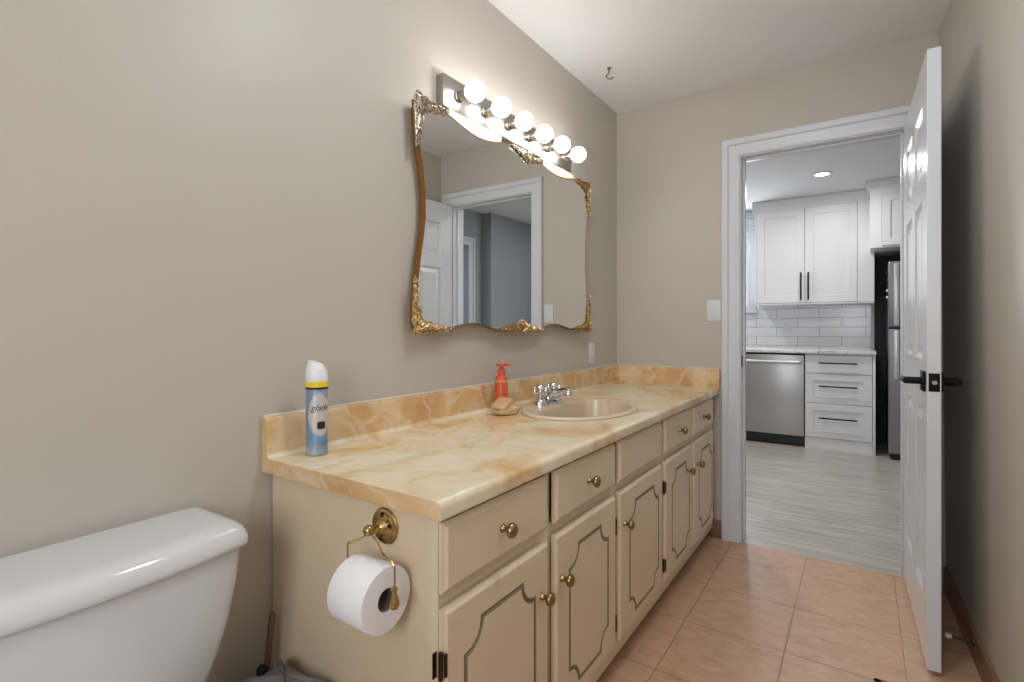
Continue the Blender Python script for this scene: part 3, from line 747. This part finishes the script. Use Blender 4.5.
def arm(bm, y, z, dy, dz, ny, nz, ln, wd):
    """tapering acanthus run from (y,z) along d, with n pointing to the glass side"""
    base = math.atan2(dz, dy); rn = math.atan2(nz, ny)
    spine = []; rad = []
    for k in range(15):
        s = k/14; off = wd*(0.15+0.25*math.sin(s*PI*1.7))*(1-0.6*s)
        spine.append(P3(y+dy*ln*s+ny*off, z+dz*ln*s+nz*off, 0.005)); rad.append(0.0055*(1-0.55*s))
    tube(bm, spine, rad, 7)
    edge = [P3(y+dy*ln*s/10-ny*wd*0.10*(1-s/10), z+dz*ln*s/10-nz*wd*0.10*(1-s/10), 0.002) for s in range(11)]
    tube(bm, edge, [0.0045*(1-0.05*s) for s in range(11)], 7)
    m = 6
    for k in range(m):
        s = (k+0.4)/m; cy_ = y+dy*ln*s; cz_ = z+dz*ln*s; w_ = wd*(1-0.72*s)
        sw = 0.75 if (math.cos(base)*math.sin(rn)-math.sin(base)*math.cos(rn)) > 0 else -0.75
        leaf(bm, cy_+ny*w_*0.12, cz_+nz*w_*0.12, base+sw, w_*0.95+0.008, 0.0055*(1.1-0.5*s))
        leaf(bm, cy_-ny*w_*0.05, cz_-nz*w_*0.05, base+sw*0.25, w_*0.6+0.010, 0.004)
        ball(bm, P3(cy_+ny*w_*0.62, cz_+nz*w_*0.62, 0.006), 0.0038*(1.15-0.5*s), n=7)
    scroll(bm, y+dy*ln*0.30+ny*wd*0.55, z+dz*ln*0.30+nz*wd*0.55, wd*0.26, base, 1.3, 1, 0.0028)
    scroll(bm, y+dy*ln*0.60+ny*wd*0.30, z+dz*ln*0.60+nz*wd*0.30, wd*0.2, base+PI, 1.2, -1, 0.0025)
    leaf(bm, y+dy*ln*0.9, z+dz*ln*0.9, base, ln*0.14, 0.006); ball(bm, P3(y+dy*ln*1.03, z+dz*ln*1.03, 0.005), 0.0042, n=7)
def shell(bm, y, z, a0, a1, r, n=7):
    for k in range(n):
        a = a0+(a1-a0)*k/(n-1)
        leaf(bm, y+0.008*math.cos(a), z+0.008*math.sin(a), a, r*(0.86+0.14*math.sin(PI*k/(n-1))), r*0.13, 0.006, 0.009)
    tube(bm, [P3(y+r*1.02*math.cos(a0+(a1-a0)*k/12), z+r*1.02*math.sin(a0+(a1-a0)*k/12), 0.004) for k in range(13)], 0.0035, 7)
    ball(bm, P3(y, z, 0.008), 0.008, n=8)
def corner(cy, cz, sy, sz, m, lh, lv, lab):
    bm = BM()
    arm(bm, cy+sy*0.03, cz+sz*0.008, sy, 0, 0, sz, lh, 0.040); arm(bm, cy+sy*0.006, cz+sz*0.03, 0, sz, sy, 0, lv, 0.040)
    c = math.atan2(sz, sy); shell(bm, cy+sy*0.010, cz+sz*0.010, c-0.95, c+0.95, 0.050)
    scroll(bm, cy+sy*0.012, cz+sz*0.018, 0.018, c+PI, 1.2, 1, 0.004); scroll(bm, cy+sy*0.018, cz+sz*0.008, 0.016, c+PI, 1.2, -1, 0.004)
    o = obj('corner_ornament', bm, m, mir); o['label'] = lab
corner(1.186, 1.890, 1, -1, 'silvergilt', 0.115, 0.135, 'mottled silver gilt corner ornament at the upper left')
corner(1.178, 1.116, 1, 1, 'gilt', 0.165, 0.150, 'bright gilt corner ornament at the lower left')
corner(2.466, 1.893, -1, -1, 'gilt', 0.130, 0.150, 'gilt corner ornament at the upper right')
corner(2.470, 1.116, -1, 1, 'gilt', 0.140, 0.155, 'bright gilt corner ornament at the lower right')
def crest(cy, cz, s, m, hw, r, lab):
    bm = BM(); shell(bm, cy, cz, s*PI/2-1.25, s*PI/2+1.25, r, 7)
    for d in (-1, 1):
        arm(bm, cy+d*0.012, cz, d, 0, 0, s, hw, r*0.9)
        scroll(bm, cy+d*r*0.7, cz+s*r*0.28, r*0.34, PI/2*s, 1.3, d*s, 0.0035)
    o = obj('crest_ornament', bm, m, mir); o['label'] = lab
crest(1.862, 1.884, -1, 'silvergilt', 0.105, 0.038, 'mottled silver gilt centre ornament on the top edge')
crest(1.822, 1.122, 1, 'gilt', 0.150, 0.042, 'bright gilt centre ornament on the bottom edge')

BY0, BY1, BZ0, BZ1 = 1.338, 2.286, 1.905, 2.020
bar = thing('vanity_light', 'brushed nickel light bar with six lit globe bulbs above the mirror', 'wall light', (0, 1.812, BZ0))
bm = BM(); box(bm, (0.001, BY0, BZ0), (0.034, BY1, BZ1), 0.003, 2); obj('backplate', bm, 'nickel', bar)
sb = BM(); lathe(sb, [(0.021, 0), (0.021, 0.006), (0.0185, 0.008), (0.0185, 0.036), (0.0165, 0.039), (0.0165, 0.042)], 28, Matrix.Rotation(PI/2, 4, 'Y'))
finish(sb); SK = bpy.data.meshes.new('socket'); sb.to_mesh(SK); sb.free(); SK.materials.append(M['nickel'])
for p in SK.polygons: p.use_smooth = True
SK.set_sharp_from_angle(angle=0.7)
sb = BM(); rb = 0.0365
lathe(sb, [(0.013, 0), (0.014, 0.006)]+[(rb*math.sin(a), 0.038-rb*math.cos(a)) for a in [0.45+(PI-0.45)*k/14 for k in range(15)]], 32, Matrix.Rotation(PI/2, 4, 'Y'))
finish(sb); BL = bpy.data.meshes.new('bulb'); sb.to_mesh(BL); sb.free(); BL.materials.append(M['bulb'])
for p in BL.polygons: p.use_smooth = True
for k in range(6):
    y = 1.812+(k-2.5)*0.158
    s_ = link('socket', SK, bar, (0.034, y, 1.963)); link('bulb', BL, s_, (0.074, y, 1.963))

# ================================================================== SMALL BATHROOM FITTINGS
def rocker(name, label, face, loc):
    """decora plate; face = rotation about z so that the local -Y side looks into the room"""
    o = thing(name, label, 'switch' if 'switch' in name else 'outlet', loc); mt = RZ(face, loc)
    bm = BM(); box(bm, (-0.036, -0.006, -0.058), (0.036, 0, 0.058), 0.003); bmesh.ops.transform(bm, matrix=mt, verts=bm.verts); obj('plate', bm, 'plate', o)
    bm = BM(); box(bm, (-0.017, -0.0085, -0.034), (0.017, -0.0055, 0.034), 0.001)
    if 'switch' in name:
        for v in bm.verts:
            if v.co.y < -0.007: v.co.y -= 0.003*(v.co.z+0.034)/0.068
    else:
        for zc in (0.017, -0.017):
            for dx in (-0.006, 0.006): box(bm, (dx-0.001, -0.0092, zc-0.005), (dx+0.001, -0.008, zc+0.005))
    bmesh.ops.transform(bm, matrix=mt, verts=bm.verts); obj('rocker' if 'switch' in name else 'receptacle', bm, 'plate', o)
rocker('light_switch', 'white rocker switch on the back wall left of the doorway', 0, (0.563, YB, 1.232))
rocker('wall_outlet', 'white outlet plate on the mirror wall low right of the mirror', PI/2, (0.0, 2.582, 1.00))
bm = BM(); hx, hy = 0.182, 2.406
lathe(bm, [(0.011, 0), (0.011, -0.003), (0.004, -0.006), (0.003, -0.018)], 16, Matrix.Translation((hx, hy, HC)))
tube(bm, smooth_path([(hx, hy, HC-0.014), (hx, hy, HC-0.026), (hx-0.010, hy-0.006, HC-0.036), (hx-0.008, hy-0.005, HC-0.050), (hx+0.008, hy+0.006, HC-0.054), (hx+0.018, hy+0.012, HC-0.044)], 5), 0.0032, 8)
tag(obj('ceiling_hook', bm, 'brass'), 'small brass swag hook screwed into the white ceiling', 'hook')
fl = thing('ceiling_light', 'unseen round opal ceiling light added for fill, above the floor in front of the vanity', 'ceiling light', (0.95, 1.15, HC-0.09))  # out-of-view fixture added to brighten the bathroom
bm = BM(); lathe(bm, [(0.15, HC-0.0005), (0.155, HC-0.004), (0.155, HC-0.016), (0.148, HC-0.018)], 40, Matrix.Translation((0.95, 1.15, 0))); obj('base', bm, 'nickel', fl)
bm = BM(); lathe(bm, [(0.146, HC-0.0185), (0.140, HC-0.040), (0.115, HC-0.064), (0.075, HC-0.080), (0.03, HC-0.088), (0.0001, HC-0.089)], 40, Matrix.Translation((0.95, 1.15, 0))); obj('dome', bm, 'dome', fl)
ds = thing('door_stop', 'dark door stop with white rubber tip on the right wall skirting', 'door stop', (wr(2.33, 0.06)-0.012, 2.33, 0.068))
bm = BM(); x1 = wr(2.33, 0.06)-0.011
lathe(bm, [(0.013, 0), (0.012, 0.005), (0.005, 0.009), (0.0045, 0.062)], 14, Matrix.Translation((x1, 2.33, 0.068)) @ Matrix.Rotation(-PI/2, 4, 'Y')); obj('rod', bm, 'hinge', ds)
bm = BM(); lathe(bm, [(0.0075, 0.058), (0.009, 0.061), (0.009, 0.073), (0.007, 0.076)], 14, Matrix.Translation((x1, 2.33, 0.068)) @ Matrix.Rotation(-PI/2, 4, 'Y')); obj('tip', bm, 'rubber', ds)['label'] = 'white rubber tip'
reg = thing('floor_register', 'brown metal floor register at the bottom edge in front of the door', 'floor vent', (1.33, 1.90, 0))
bm = BM(); V0, V1 = (1.262, 1.74), (1.372, 2.035)
for a, b in (((V0[0], V0[1]), (V1[0], V0[1]+0.018)), ((V0[0], V1[1]-0.018), (V1[0], V1[1])), ((V0[0], V0[1]), (V0[0]+0.018, V1[1])), ((V1[0]-0.018, V0[1]), (V1[0], V1[1]))): box(bm, (*a, 0.0), (*b, 0.006), 0.0015)
obj('rim', bm, 'hinge', reg)
bm = BM()
for k in range(17):
    y = V0[1]+0.024+k*0.0155; box(bm, (V0[0]+0.018, y, 0.0005), (V1[0]-0.018, y+0.007, 0.004))
obj('grille', bm, 'hinge', reg)

# ================================================================== TOILET
TYc = 0.300
toi = thing('toilet', 'white porcelain toilet with bow fronted tank against the left wall', 'toilet', (0.35, TYc, 0))
def plan(hw, xb, xs, xf, z, rc=0.045, n=8):
    """tank outline: straight back at xb, sides at +-hw, bowed front xs at the sides to xf in the middle"""
    P = [(xb, -hw+0.012), (xb, hw-0.012)]
    P += [(xb+0.012*(1-math.cos(a)), hw-0.012+0.012*math.sin(a)) for a in (PI/4, PI/2)]
    cxx = xs-rc
    for k in range(n+1):
        a = PI/2-(PI/2-0.28)*k/n; P.append((cxx+rc*math.cos(a), hw-rc+rc*math.sin(a)))
    y1 = P[-1][1]; xe = P[-1][0]
    for k in range(1, 12):
        y = y1-2*y1*k/12; P.append((xe+(xf-xe)*(1-(y/y1)**2), y))
    for k in range(n, -1, -1):
        a = PI/2-(PI/2-0.28)*k/n; P.append((cxx+rc*math.cos(a), -(hw-rc+rc*math.sin(a))))
    P += [(xb+0.012*(1-math.cos(a)), -(hw-0.012+0.012*math.sin(a))) for a in (PI/2, PI/4)]
    return [(x, TYc+y, z) for x, y in P]
bm = BM()
tk = []
for z, hw, xf in ((0.385, 0.175, 0.175), (0.40, 0.196, 0.188), (0.44, 0.213, 0.200), (0.50, 0.231, 0.212), (0.56, 0.245, 0.220), (0.63, 0.2565, 0.225), (0.68, 0.261, 0.227), (0.703, 0.262, 0.228)):
    tk.append(plan(hw, 0.022, xf-0.022, xf, z))
loft(bm, tk); obj('tank', bm, 'porcelain', toi, sharp=60)
bm = BM()
ld = []
for z, d in ((0.700, 0.004), (0.703, 0.0), (0.712, 0.0), (0.724, 0.003), (0.734, 0.009), (0.741, 0.018), (0.7445, 0.030), (0.7455, 0.045)):
    ld.append(plan(0.271-d, 0.014+d*0.25, 0.216-d, 0.240-d, z, 0.040))
loft(bm, ld); obj('tank_lid', bm, 'porcelain', toi, sharp=60)
bm = BM(); lathe(bm, [(0.012, 0), (0.012, 0.012), (0.009, 0.016)], 16, Matrix.Translation((0.214, TYc-0.17, 0.64)) @ Matrix.Rotation(PI/2, 4, 'Y')); tube(bm, [(0.232, TYc-0.17, 0.64), (0.234, TYc-0.20, 0.638), (0.232, TYc-0.235, 0.634)], [0.007, 0.006, 0.007], 10); obj('flush_lever', bm, 'chrome', toi)
def ov(x0, x1, hw, z, n=40):
    c = (x0+x1)/2; return [(c+(x1-x0)/2*math.cos(2*PI*k/n)*(1.0), TYc+hw*math.sin(2*PI*k/n)*(1-0.12*math.cos(2*PI*k/n)), z) for k in range(n)]
bm = BM(); loft(bm, [ov(0.10, 0.54, 0.11, 0.0), ov(0.11, 0.52, 0.10, 0.03), ov(0.12, 0.50, 0.09, 0.12), ov(0.09, 0.56, 0.12, 0.22), ov(0.05, 0.66, 0.165, 0.32), ov(0.04, 0.70, 0.178, 0.375), ov(0.04, 0.70, 0.178, 0.386), ov(0.26, 0.67, 0.14, 0.386), ov(0.28, 0.64, 0.12, 0.33), ov(0.36, 0.54, 0.06, 0.24)]); obj('bowl', bm, 'porcelain', toi, sharp=60)
bm = BM(); loft(bm, [ov(0.22, 0.71, 0.185, 0.387), ov(0.218, 0.715, 0.188, 0.397), ov(0.22, 0.71, 0.184, 0.405), ov(0.23, 0.70, 0.175, 0.409)]); obj('seat', bm, 'porcelain', toi, sharp=60)
bm = BM(); loft(bm, [ov(0.22, 0.71, 0.185, 0.4095), ov(0.218, 0.715, 0.187, 0.416), ov(0.225, 0.705, 0.180, 0.424), ov(0.26, 0.67, 0.14, 0.429)]); obj('seat_cover', bm, 'porcelain', toi, sharp=60)

# --- waste bin with bag, and plunger, between toilet and vanity
BXc, BYc = 0.200, 0.650
bm = BM()
def rr(hx, hy, z, r=0.02, n=6):
    P = []
    for sx, sy, a0 in ((1, 1, 0), (-1, 1, PI/2), (-1, -1, PI), (1, -1, 1.5*PI)):
        for k in range(n+1):
            a = a0+PI/2*k/n; P.append((BXc+sx*(hx-r)+r*math.cos(a), BYc+sy*(hy-r)+r*math.sin(a), z))
    return P
loft(bm, [rr(0.075, 0.045, 0.0), rr(0.095, 0.060, 0.315), rr(0.098, 0.062, 0.315), rr(0.098, 0.062, 0.325), rr(0.092, 0.056, 0.325), rr(0.072, 0.042, 0.006)])
tag(obj('waste_bin', bm, 'bin'), 'small dark waste bin tucked between toilet and vanity', 'bin')
bm = BM(); rings = []
for z, s in ((0.24, 1.06), (0.30, 1.09), (0.33, 1.08), (0.345, 0.98), (0.36, 0.72), (0.372, 0.38), (0.378, 0.05)):
    ring = []
    for i, (x, y, _) in enumerate(rr(0.098, 0.063, 0)):
        k = 1+0.035*math.sin(i*2.4)+0.02*math.sin(i*5.1+z*40)
        ring.append((BXc+(x-BXc)*s*k-0.01*(z > 0.34), BYc+(y-BYc)*min(s*k, 1.13), z+0.010*math.sin(i*1.7)*(1 if z < 0.37 else 0.3)))
    rings.append(ring)
loft(bm, rings, False, True); tag(obj('bin_bag', bm, 'bag'), 'crumpled grey plastic bag over the small waste bin', 'bag')
plu = thing('plunger', 'plunger with thin tan handle leaning in the corner by the vanity', 'plunger', (0.055, 0.676, 0))
bm = BM(); tube(bm, [(0.050, 0.672, 0.13), (0.052, 0.680, 0.25), (0.058, 0.700, 0.445), (0.058, 0.7005, 0.452)], [0.0075, 0.0075, 0.0075, 0.004], 12); obj('handle', bm, 'rod', plu)
bm = BM(); lathe(bm, [(0.040, 0), (0.044, 0.004), (0.043, 0.03), (0.036, 0.06), (0.020, 0.085), (0.013, 0.10), (0.012, 0.33), (0.009, 0.335)], 24, Matrix.Translation((0.057, 0.665, 0)) @ Matrix.Rotation(-0.03, 4, 'X')); obj('cup', bm, 'blackplastic', plu)

# ================================================================== KITCHEN BEYOND THE DOOR
KY = 6.22; KW = 2.31
bm = BM(); box(bm, (-1.3, YB+0.005, -0.05), (3.4, KY+0.12, 0)); struct('floor_kitchen', bm, 'planks')
bm = BM(); box(bm, (-1.3, YB+0.12, 2.44), (3.4, KY+0.12, 2.52)); struct('ceiling_kitchen', bm, 'kitchen_ceiling')
bm = BM()
box(bm, (-1.3, KY, 0), (-0.80, KY+0.12, 2.44)); box(bm, (0.18, KY, 0), (1.33, KY+0.12, 2.44)); box(bm, (-0.80, KY, 0), (0.18, KY+0.12, 1.33)); box(bm, (-0.80, KY, 2.24), (0.18, KY+0.12, 2.44))
struct('wall_kitchen_back', bm, 'kitchen_ceiling')
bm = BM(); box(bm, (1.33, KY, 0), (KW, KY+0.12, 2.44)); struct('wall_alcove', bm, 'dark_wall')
bm = BM(); box(bm, (-1.42, YB, 0), (-1.3, KY+0.12, 2.44)); struct('wall_kitchen_left', bm, 'grey_wall')
bm = BM(); box(bm, (KW, 4.66, 0), (KW+0.13, KY+0.12, 2.44)); struct('wall_kitchen_right', bm, 'grey_wall')
bm = BM(); H0, H1 = 3.62, 4.42
box(bm, (KW+0.13, YB+0.12, 0), (KW+0.23, H0, 2.44)); box(bm, (KW+0.13, H1, 0), (KW+0.23, 4.72, 2.44)); box(bm, (KW+0.13, H0, 2.05), (KW+0.23, H1, 2.44)); struct('wall_hall', bm, 'grey_wall')
bm = BM(); box(bm, (3.3, YB, 0), (3.4, KY, 2.44)); struct('wall_hall_far', bm, 'grey_wall')
bm = BM(); casing(bm, -H1, -H0, 2.05, 0, -1); bmesh.ops.transform(bm, matrix=Matrix.Translation((KW+0.13, 0, 0)) @ Matrix.Rotation(-PI/2, 4, 'Z'), verts=bm.verts); struct('trim_4', bm, 'trim')
bm = BM(); box(bm, (-1.3, KY-0.012, 0.90), (1.305, KY, 1.40)); struct('wall_backsplash', bm, 'subway')
# kitchen window with white casing beside the cabinets
bm = BM()
box(bm, (-0.90, KY-0.022, 2.24), (0.275, KY+0.0, 2.36), 0.003); box(bm, (-0.93, KY-0.045, 2.36), (0.295, KY, 2.385), 0.004); box(bm, (-0.91, KY-0.03, 2.228), (0.28, KY, 2.243), 0.003)
box(bm, (0.18, KY-0.02, 1.30), (0.268, KY, 2.24), 0.003); box(bm, (-0.89, KY-0.02, 1.30), (-0.80, KY, 2.24), 0.003); box(bm, (-0.92, KY-0.06, 1.305), (0.285, KY, 1.33), 0.004); box(bm, (-0.90, KY-0.022, 1.24), (0.275, KY-0.0125, 1.305), 0.003)
w2 = struct('window_2', bm, 'trim')
bm = BM()
for a, b in ((-0.80, -0.75), (0.13, 0.18), (-0.335, -0.295)): box(bm, (a, KY+0.03, 1.33), (b, KY+0.07, 2.24))
box(bm, (-0.75, KY+0.03, 1.33), (0.13, KY+0.07, 1.38)); box(bm, (-0.75, KY+0.03, 2.19), (0.13, KY+0.07, 2.24)); obj('sash', bm, 'cloudy', w2)
# handles
def pull(bm, p0, p1, off, r=0.006):
    p0 = Vector(p0); p1 = Vector(p1); o = Vector((0, -off, 0)); d = (p1-p0).normalized()
    lo = [min(p0[i], p1[i])-r for i in range(3)]; hi = [max(p0[i], p1[i])+r for i in range(3)]
    box(bm, (lo[0], p0.y-off-r, lo[2]), (hi[0], p0.y-off+r, hi[2]), 0.0015)
    for q in (p0+d*0.03, p1-d*0.03): box(bm, (q.x-r*0.8, q.y-off, q.z-r*0.8), (q.x+r*0.8, q.y, q.z+r*0.8))
KF = 5.62
# dishwasher
dw = thing('dishwasher', 'stainless steel dishwasher with bar handle left of the kitchen drawers', 'dishwasher', (0.475, 5.9, 0))
bm = BM(); box(bm, (0.178, KF+0.03, 0.02), (0.773, KY-0.02, 0.895)); obj('tub', bm, 'mat_dark', dw)
bm = BM(); box(bm, (0.178, KF-0.005, 0.105), (0.773, KF+0.028, 0.878), 0.004); ddoor = obj('door', bm, 'steel', dw)
bm = BM(); box(bm, (0.176, KF-0.002, 0.880), (0.775, KF+0.028, 0.897), 0.002); obj('control_strip', bm, 'blackplastic', dw)
bm = BM(); tube(bm, [(0.205, KF-0.004, 0.812), (0.207, KF-0.036, 0.812), (0.23, KF-0.042, 0.812), (0.72, KF-0.042, 0.812), (0.743, KF-0.036, 0.812), (0.745, KF-0.004, 0.812)], 0.014, 12); obj('handle', bm, 'steel_bar', ddoor)
bm = BM(); box(bm, (0.178, KF+0.045, 0.0), (0.773, KF+0.06, 0.10)); obj('kick_plate', bm, 'blackplastic', dw)
# drawer base
kb = thing('drawer_cabinet', 'white kitchen base cabinet with three drawers and black bar pulls', 'cabinet', (1.05, 5.9, 0))
bm = BM(); box(bm, (0.780, KF+0.022, 0.10), (1.308, KY-0.02, 0.897)); obj('carcass', bm, 'cab_white', kb)
bm = BM(); box(bm, (0.780, KF+0.012, 0.0), (1.308, KF+0.03, 0.106)); obj('kick_plate', bm, 'cab_white', kb)
bm = BM(); box(bm, (1.310, KF-0.01, 0.0), (1.330, KY-0.02, 0.897), 0.001); obj('end_panel', bm, 'cab_white', kb)
for z0, z1, hz, sh in ((0.715, 0.885, 0.812, False), (0.436, 0.709, 0.595, True), (0.112, 0.430, 0.298, True)):
    W, H = 0.522, z1-z0; bm = BM()
    slab(bm, W, H, 0.02, [(0.065, 0.062, W-0.065, H-0.062)] if sh else [], 'shaker', False, Matrix.Translation((0.783, KF, z0)))
    d = obj('drawer', bm, 'cab_white', kb, sharp=12)
    bm = BM(); pull(bm, (0.90, KF, hz), (1.19, KF, hz), 0.032); obj('handle', bm, 'black', d)
# counter
bm = BM(); box(bm, (-1.29, KF-0.03, 0.898), (1.335, KY-0.013, 0.93), 0.003); tag(obj('kitchen_countertop', bm, 'quartz'), 'white veined quartz kitchen countertop over the dishwasher and drawers', 'countertop')
# wall cabinet
UY = 5.87
kc = thing('wall_cabinet', 'tall white two door kitchen wall cabinet above the tiled backsplash', 'cabinet', (0.81, 6.05, 1.385))
bm = BM(); box(bm, (0.305, UY+0.022, 1.388), (1.325, KY-0.014, 2.42)); obj('carcass', bm, 'cab_white', kc)
bm = BM(); box(bm, (0.305, UY+0.004, 1.385), (0.322, UY+0.022, 2.34)); box(bm, (1.196, UY+0.004, 1.385), (1.325, UY+0.022, 2.34)); box(bm, (0.305, UY+0.004, 1.375), (1.325, UY+0.03, 1.388)); obj('filler', bm, 'cab_white', kc)
bm = BM(); prof = [(UY+0.022, 2.335), (UY+0.002, 2.335), (UY-0.004, 2.35), (UY-0.012, 2.37), (UY-0.034, 2.41), (UY-0.042, 2.42), (UY-0.042, 2.438), (UY+0.022, 2.438)]
loft(bm, [[(x, y, z) for y, z in prof] for x in (0.285, 1.285)]); obj('crown', bm, 'cab_white', kc)
for x0, x1, hx_ in ((0.324, 0.757, 0.728), (0.761, 1.194, 0.792)):
    W, H = x1-x0, 0.942; bm = BM(); slab(bm, W, H, 0.02, [(0.07, 0.07, W-0.07, H-0.07)], 'shaker', False, Matrix.Translation((x0, UY, 1.392)))
    d = obj('door', bm, 'cab_white', kc, sharp=12)
    bm = BM(); pull(bm, (hx_, UY, 1.425), (hx_, UY, 1.685), 0.032, 0.007); obj('handle', bm, 'black', d)
# cabinet above the refrigerator
OY = 5.56
kf = thing('fridge_cabinet', 'deep white cabinet above the refrigerator with crown moulding', 'cabinet', (1.80, 5.9, 1.845))
bm = BM(); box(bm, (1.292, OY+0.02, 1.846), (2.30, KY-0.005, 2.42)); box(bm, (1.288, OY, 1.846), (1.372, OY+0.02, 2.38)); box(bm, (1.372, OY, 2.315), (2.30, OY+0.02, 2.38)); box(bm, (1.372, OY, 1.846), (2.30, OY+0.02, 1.858)); obj('carcass', bm, 'cab_white', kf)
for x0 in (1.375, 1.835):
    W, H = 0.455, 0.45; bm = BM(); slab(bm, W, H, 0.02, [(0.06, 0.06, W-0.06, H-0.06)], 'shaker', False, Matrix.Translation((x0, OY-0.012, 1.861))); obj('door', bm, 'cab_white', kf, sharp=12)
bm = BM(); prof = [(OY+0.02, 2.365), (OY, 2.365), (OY-0.008, 2.38), (OY-0.034, 2.415), (OY-0.04, 2.425), (OY-0.04, 2.439), (OY+0.02, 2.439)]
loft(bm, [[(x, y, z) for y, z in prof] for x in (1.27, 2.305)])
prof = [(1.292, 2.365), (1.280, 2.38), (1.262, 2.415), (1.255, 2.425), (1.255, 2.439), (1.292, 2.439)]
loft(bm, [[(x, y, z) for x, z in prof] for y in (OY-0.02, UY-0.01)]); obj('crown', bm, 'cab_white', kf)
# refrigerator
fr = thing('refrigerator', 'stainless top freezer refrigerator with black sides in the dark alcove', 'refrigerator', (1.78, 5.9, 0))
F0, F1, FYf = 1.418, 2.14, 5.50
bm = BM(); box(bm, (F0+0.004, FYf+0.075, 0.03), (F1-0.004, KY-0.06, 1.70), 0.004); obj('body', bm, 'mat_dark', fr)
for nm, z0, z1 in (('fridge_door', 0.055, 1.130), ('freezer_door', 1.145, 1.712)):
    bm = BM(); box(bm, (F0, FYf, z0), (F1, FYf+0.07, z1), 0.010, 3); d = obj(nm, bm, 'steel_dark', fr)
    bm = BM(); xh = F0+0.055; h0, h1 = (0.70, 1.118) if nm == 'fridge_door' else (1.16, 1.69)
    box(bm, (xh-0.018, FYf-0.055, h0), (xh+0.018, FYf-0.035, h1), 0.008, 3); box(bm, (xh-0.012, FYf-0.04, h0+0.01), (xh+0.012, FYf, h0+0.05), 0.003); box(bm, (xh-0.012, FYf-0.04, h1-0.05), (xh+0.012, FYf, h1-0.01), 0.003)
    obj('handle', bm, 'steel_bar', d)
bm = BM(); box(bm, (F0+0.02, FYf+0.03, 0.0), (F1-0.02, FYf+0.10, 0.05)); obj('base_grille', bm, 'blackplastic', fr)
for k, z in enumerate((1.625, 1.56, 1.47, 1.41)):
    bm = BM(); lathe(bm, [(0.013, 0), (0.013, 0.008), (0.008, 0.014), (0.0001, 0.015)], 14, Matrix.Translation((F0+0.004, FYf+0.16, z)) @ Matrix.Rotation(-PI/2, 4, 'Y'))
    tag(obj('fridge_magnet', bm, 'plate' if k > 1 else 'hinge'), ('highest', 'second highest', 'second lowest white', 'lowest white')[k]+' round magnet on the black side of the refrigerator', 'magnet', 'magnets on the refrigerator side')
rocker('kitchen_outlet', 'white outlet on the subway tile above the kitchen countertop', 0, (0.57, KY-0.012, 1.135))
# ceiling downlights
def pot(x, y, label):
    o = thing('ceiling_light', label, 'ceiling light', (x, y, 2.43), 'recessed kitchen downlights')
    bm = BM(); lathe(bm, [(0.052, 2.436), (0.055, 2.434), (0.070, 2.434), (0.074, 2.438), (0.074, 2.4405), (0.052, 2.4405)], 32, Matrix.Translation((x, y, 0)), False, False); obj('trim_ring', bm, 'trim', o)
    bm = BM(); lathe(bm, [(0.0001, 2.437), (0.053, 2.437), (0.053, 2.4395), (0.0001, 2.4395)], 32, Matrix.Translation((x, y, 0))); obj('lens', bm, 'potlens', o)
    l = area('ceiling_light_beam', (x, y, 2.428), (0, 0, 0), 0.11, 0.11, POT, (1.0, 0.975, 0.95), 'DISK'); l.parent = o; l.location = (0, 0, -0.002)
pot(0.95, 5.075, 'lit recessed ceiling light in front of the white kitchen wall cabinet')
pot(-0.35, 5.075, 'unseen recessed ceiling light added by the kitchen window')  # this and the next downlight are out of view, added to light the kitchen
pot(0.30, 3.75, 'unseen recessed ceiling light added just beyond the bathroom doorway')
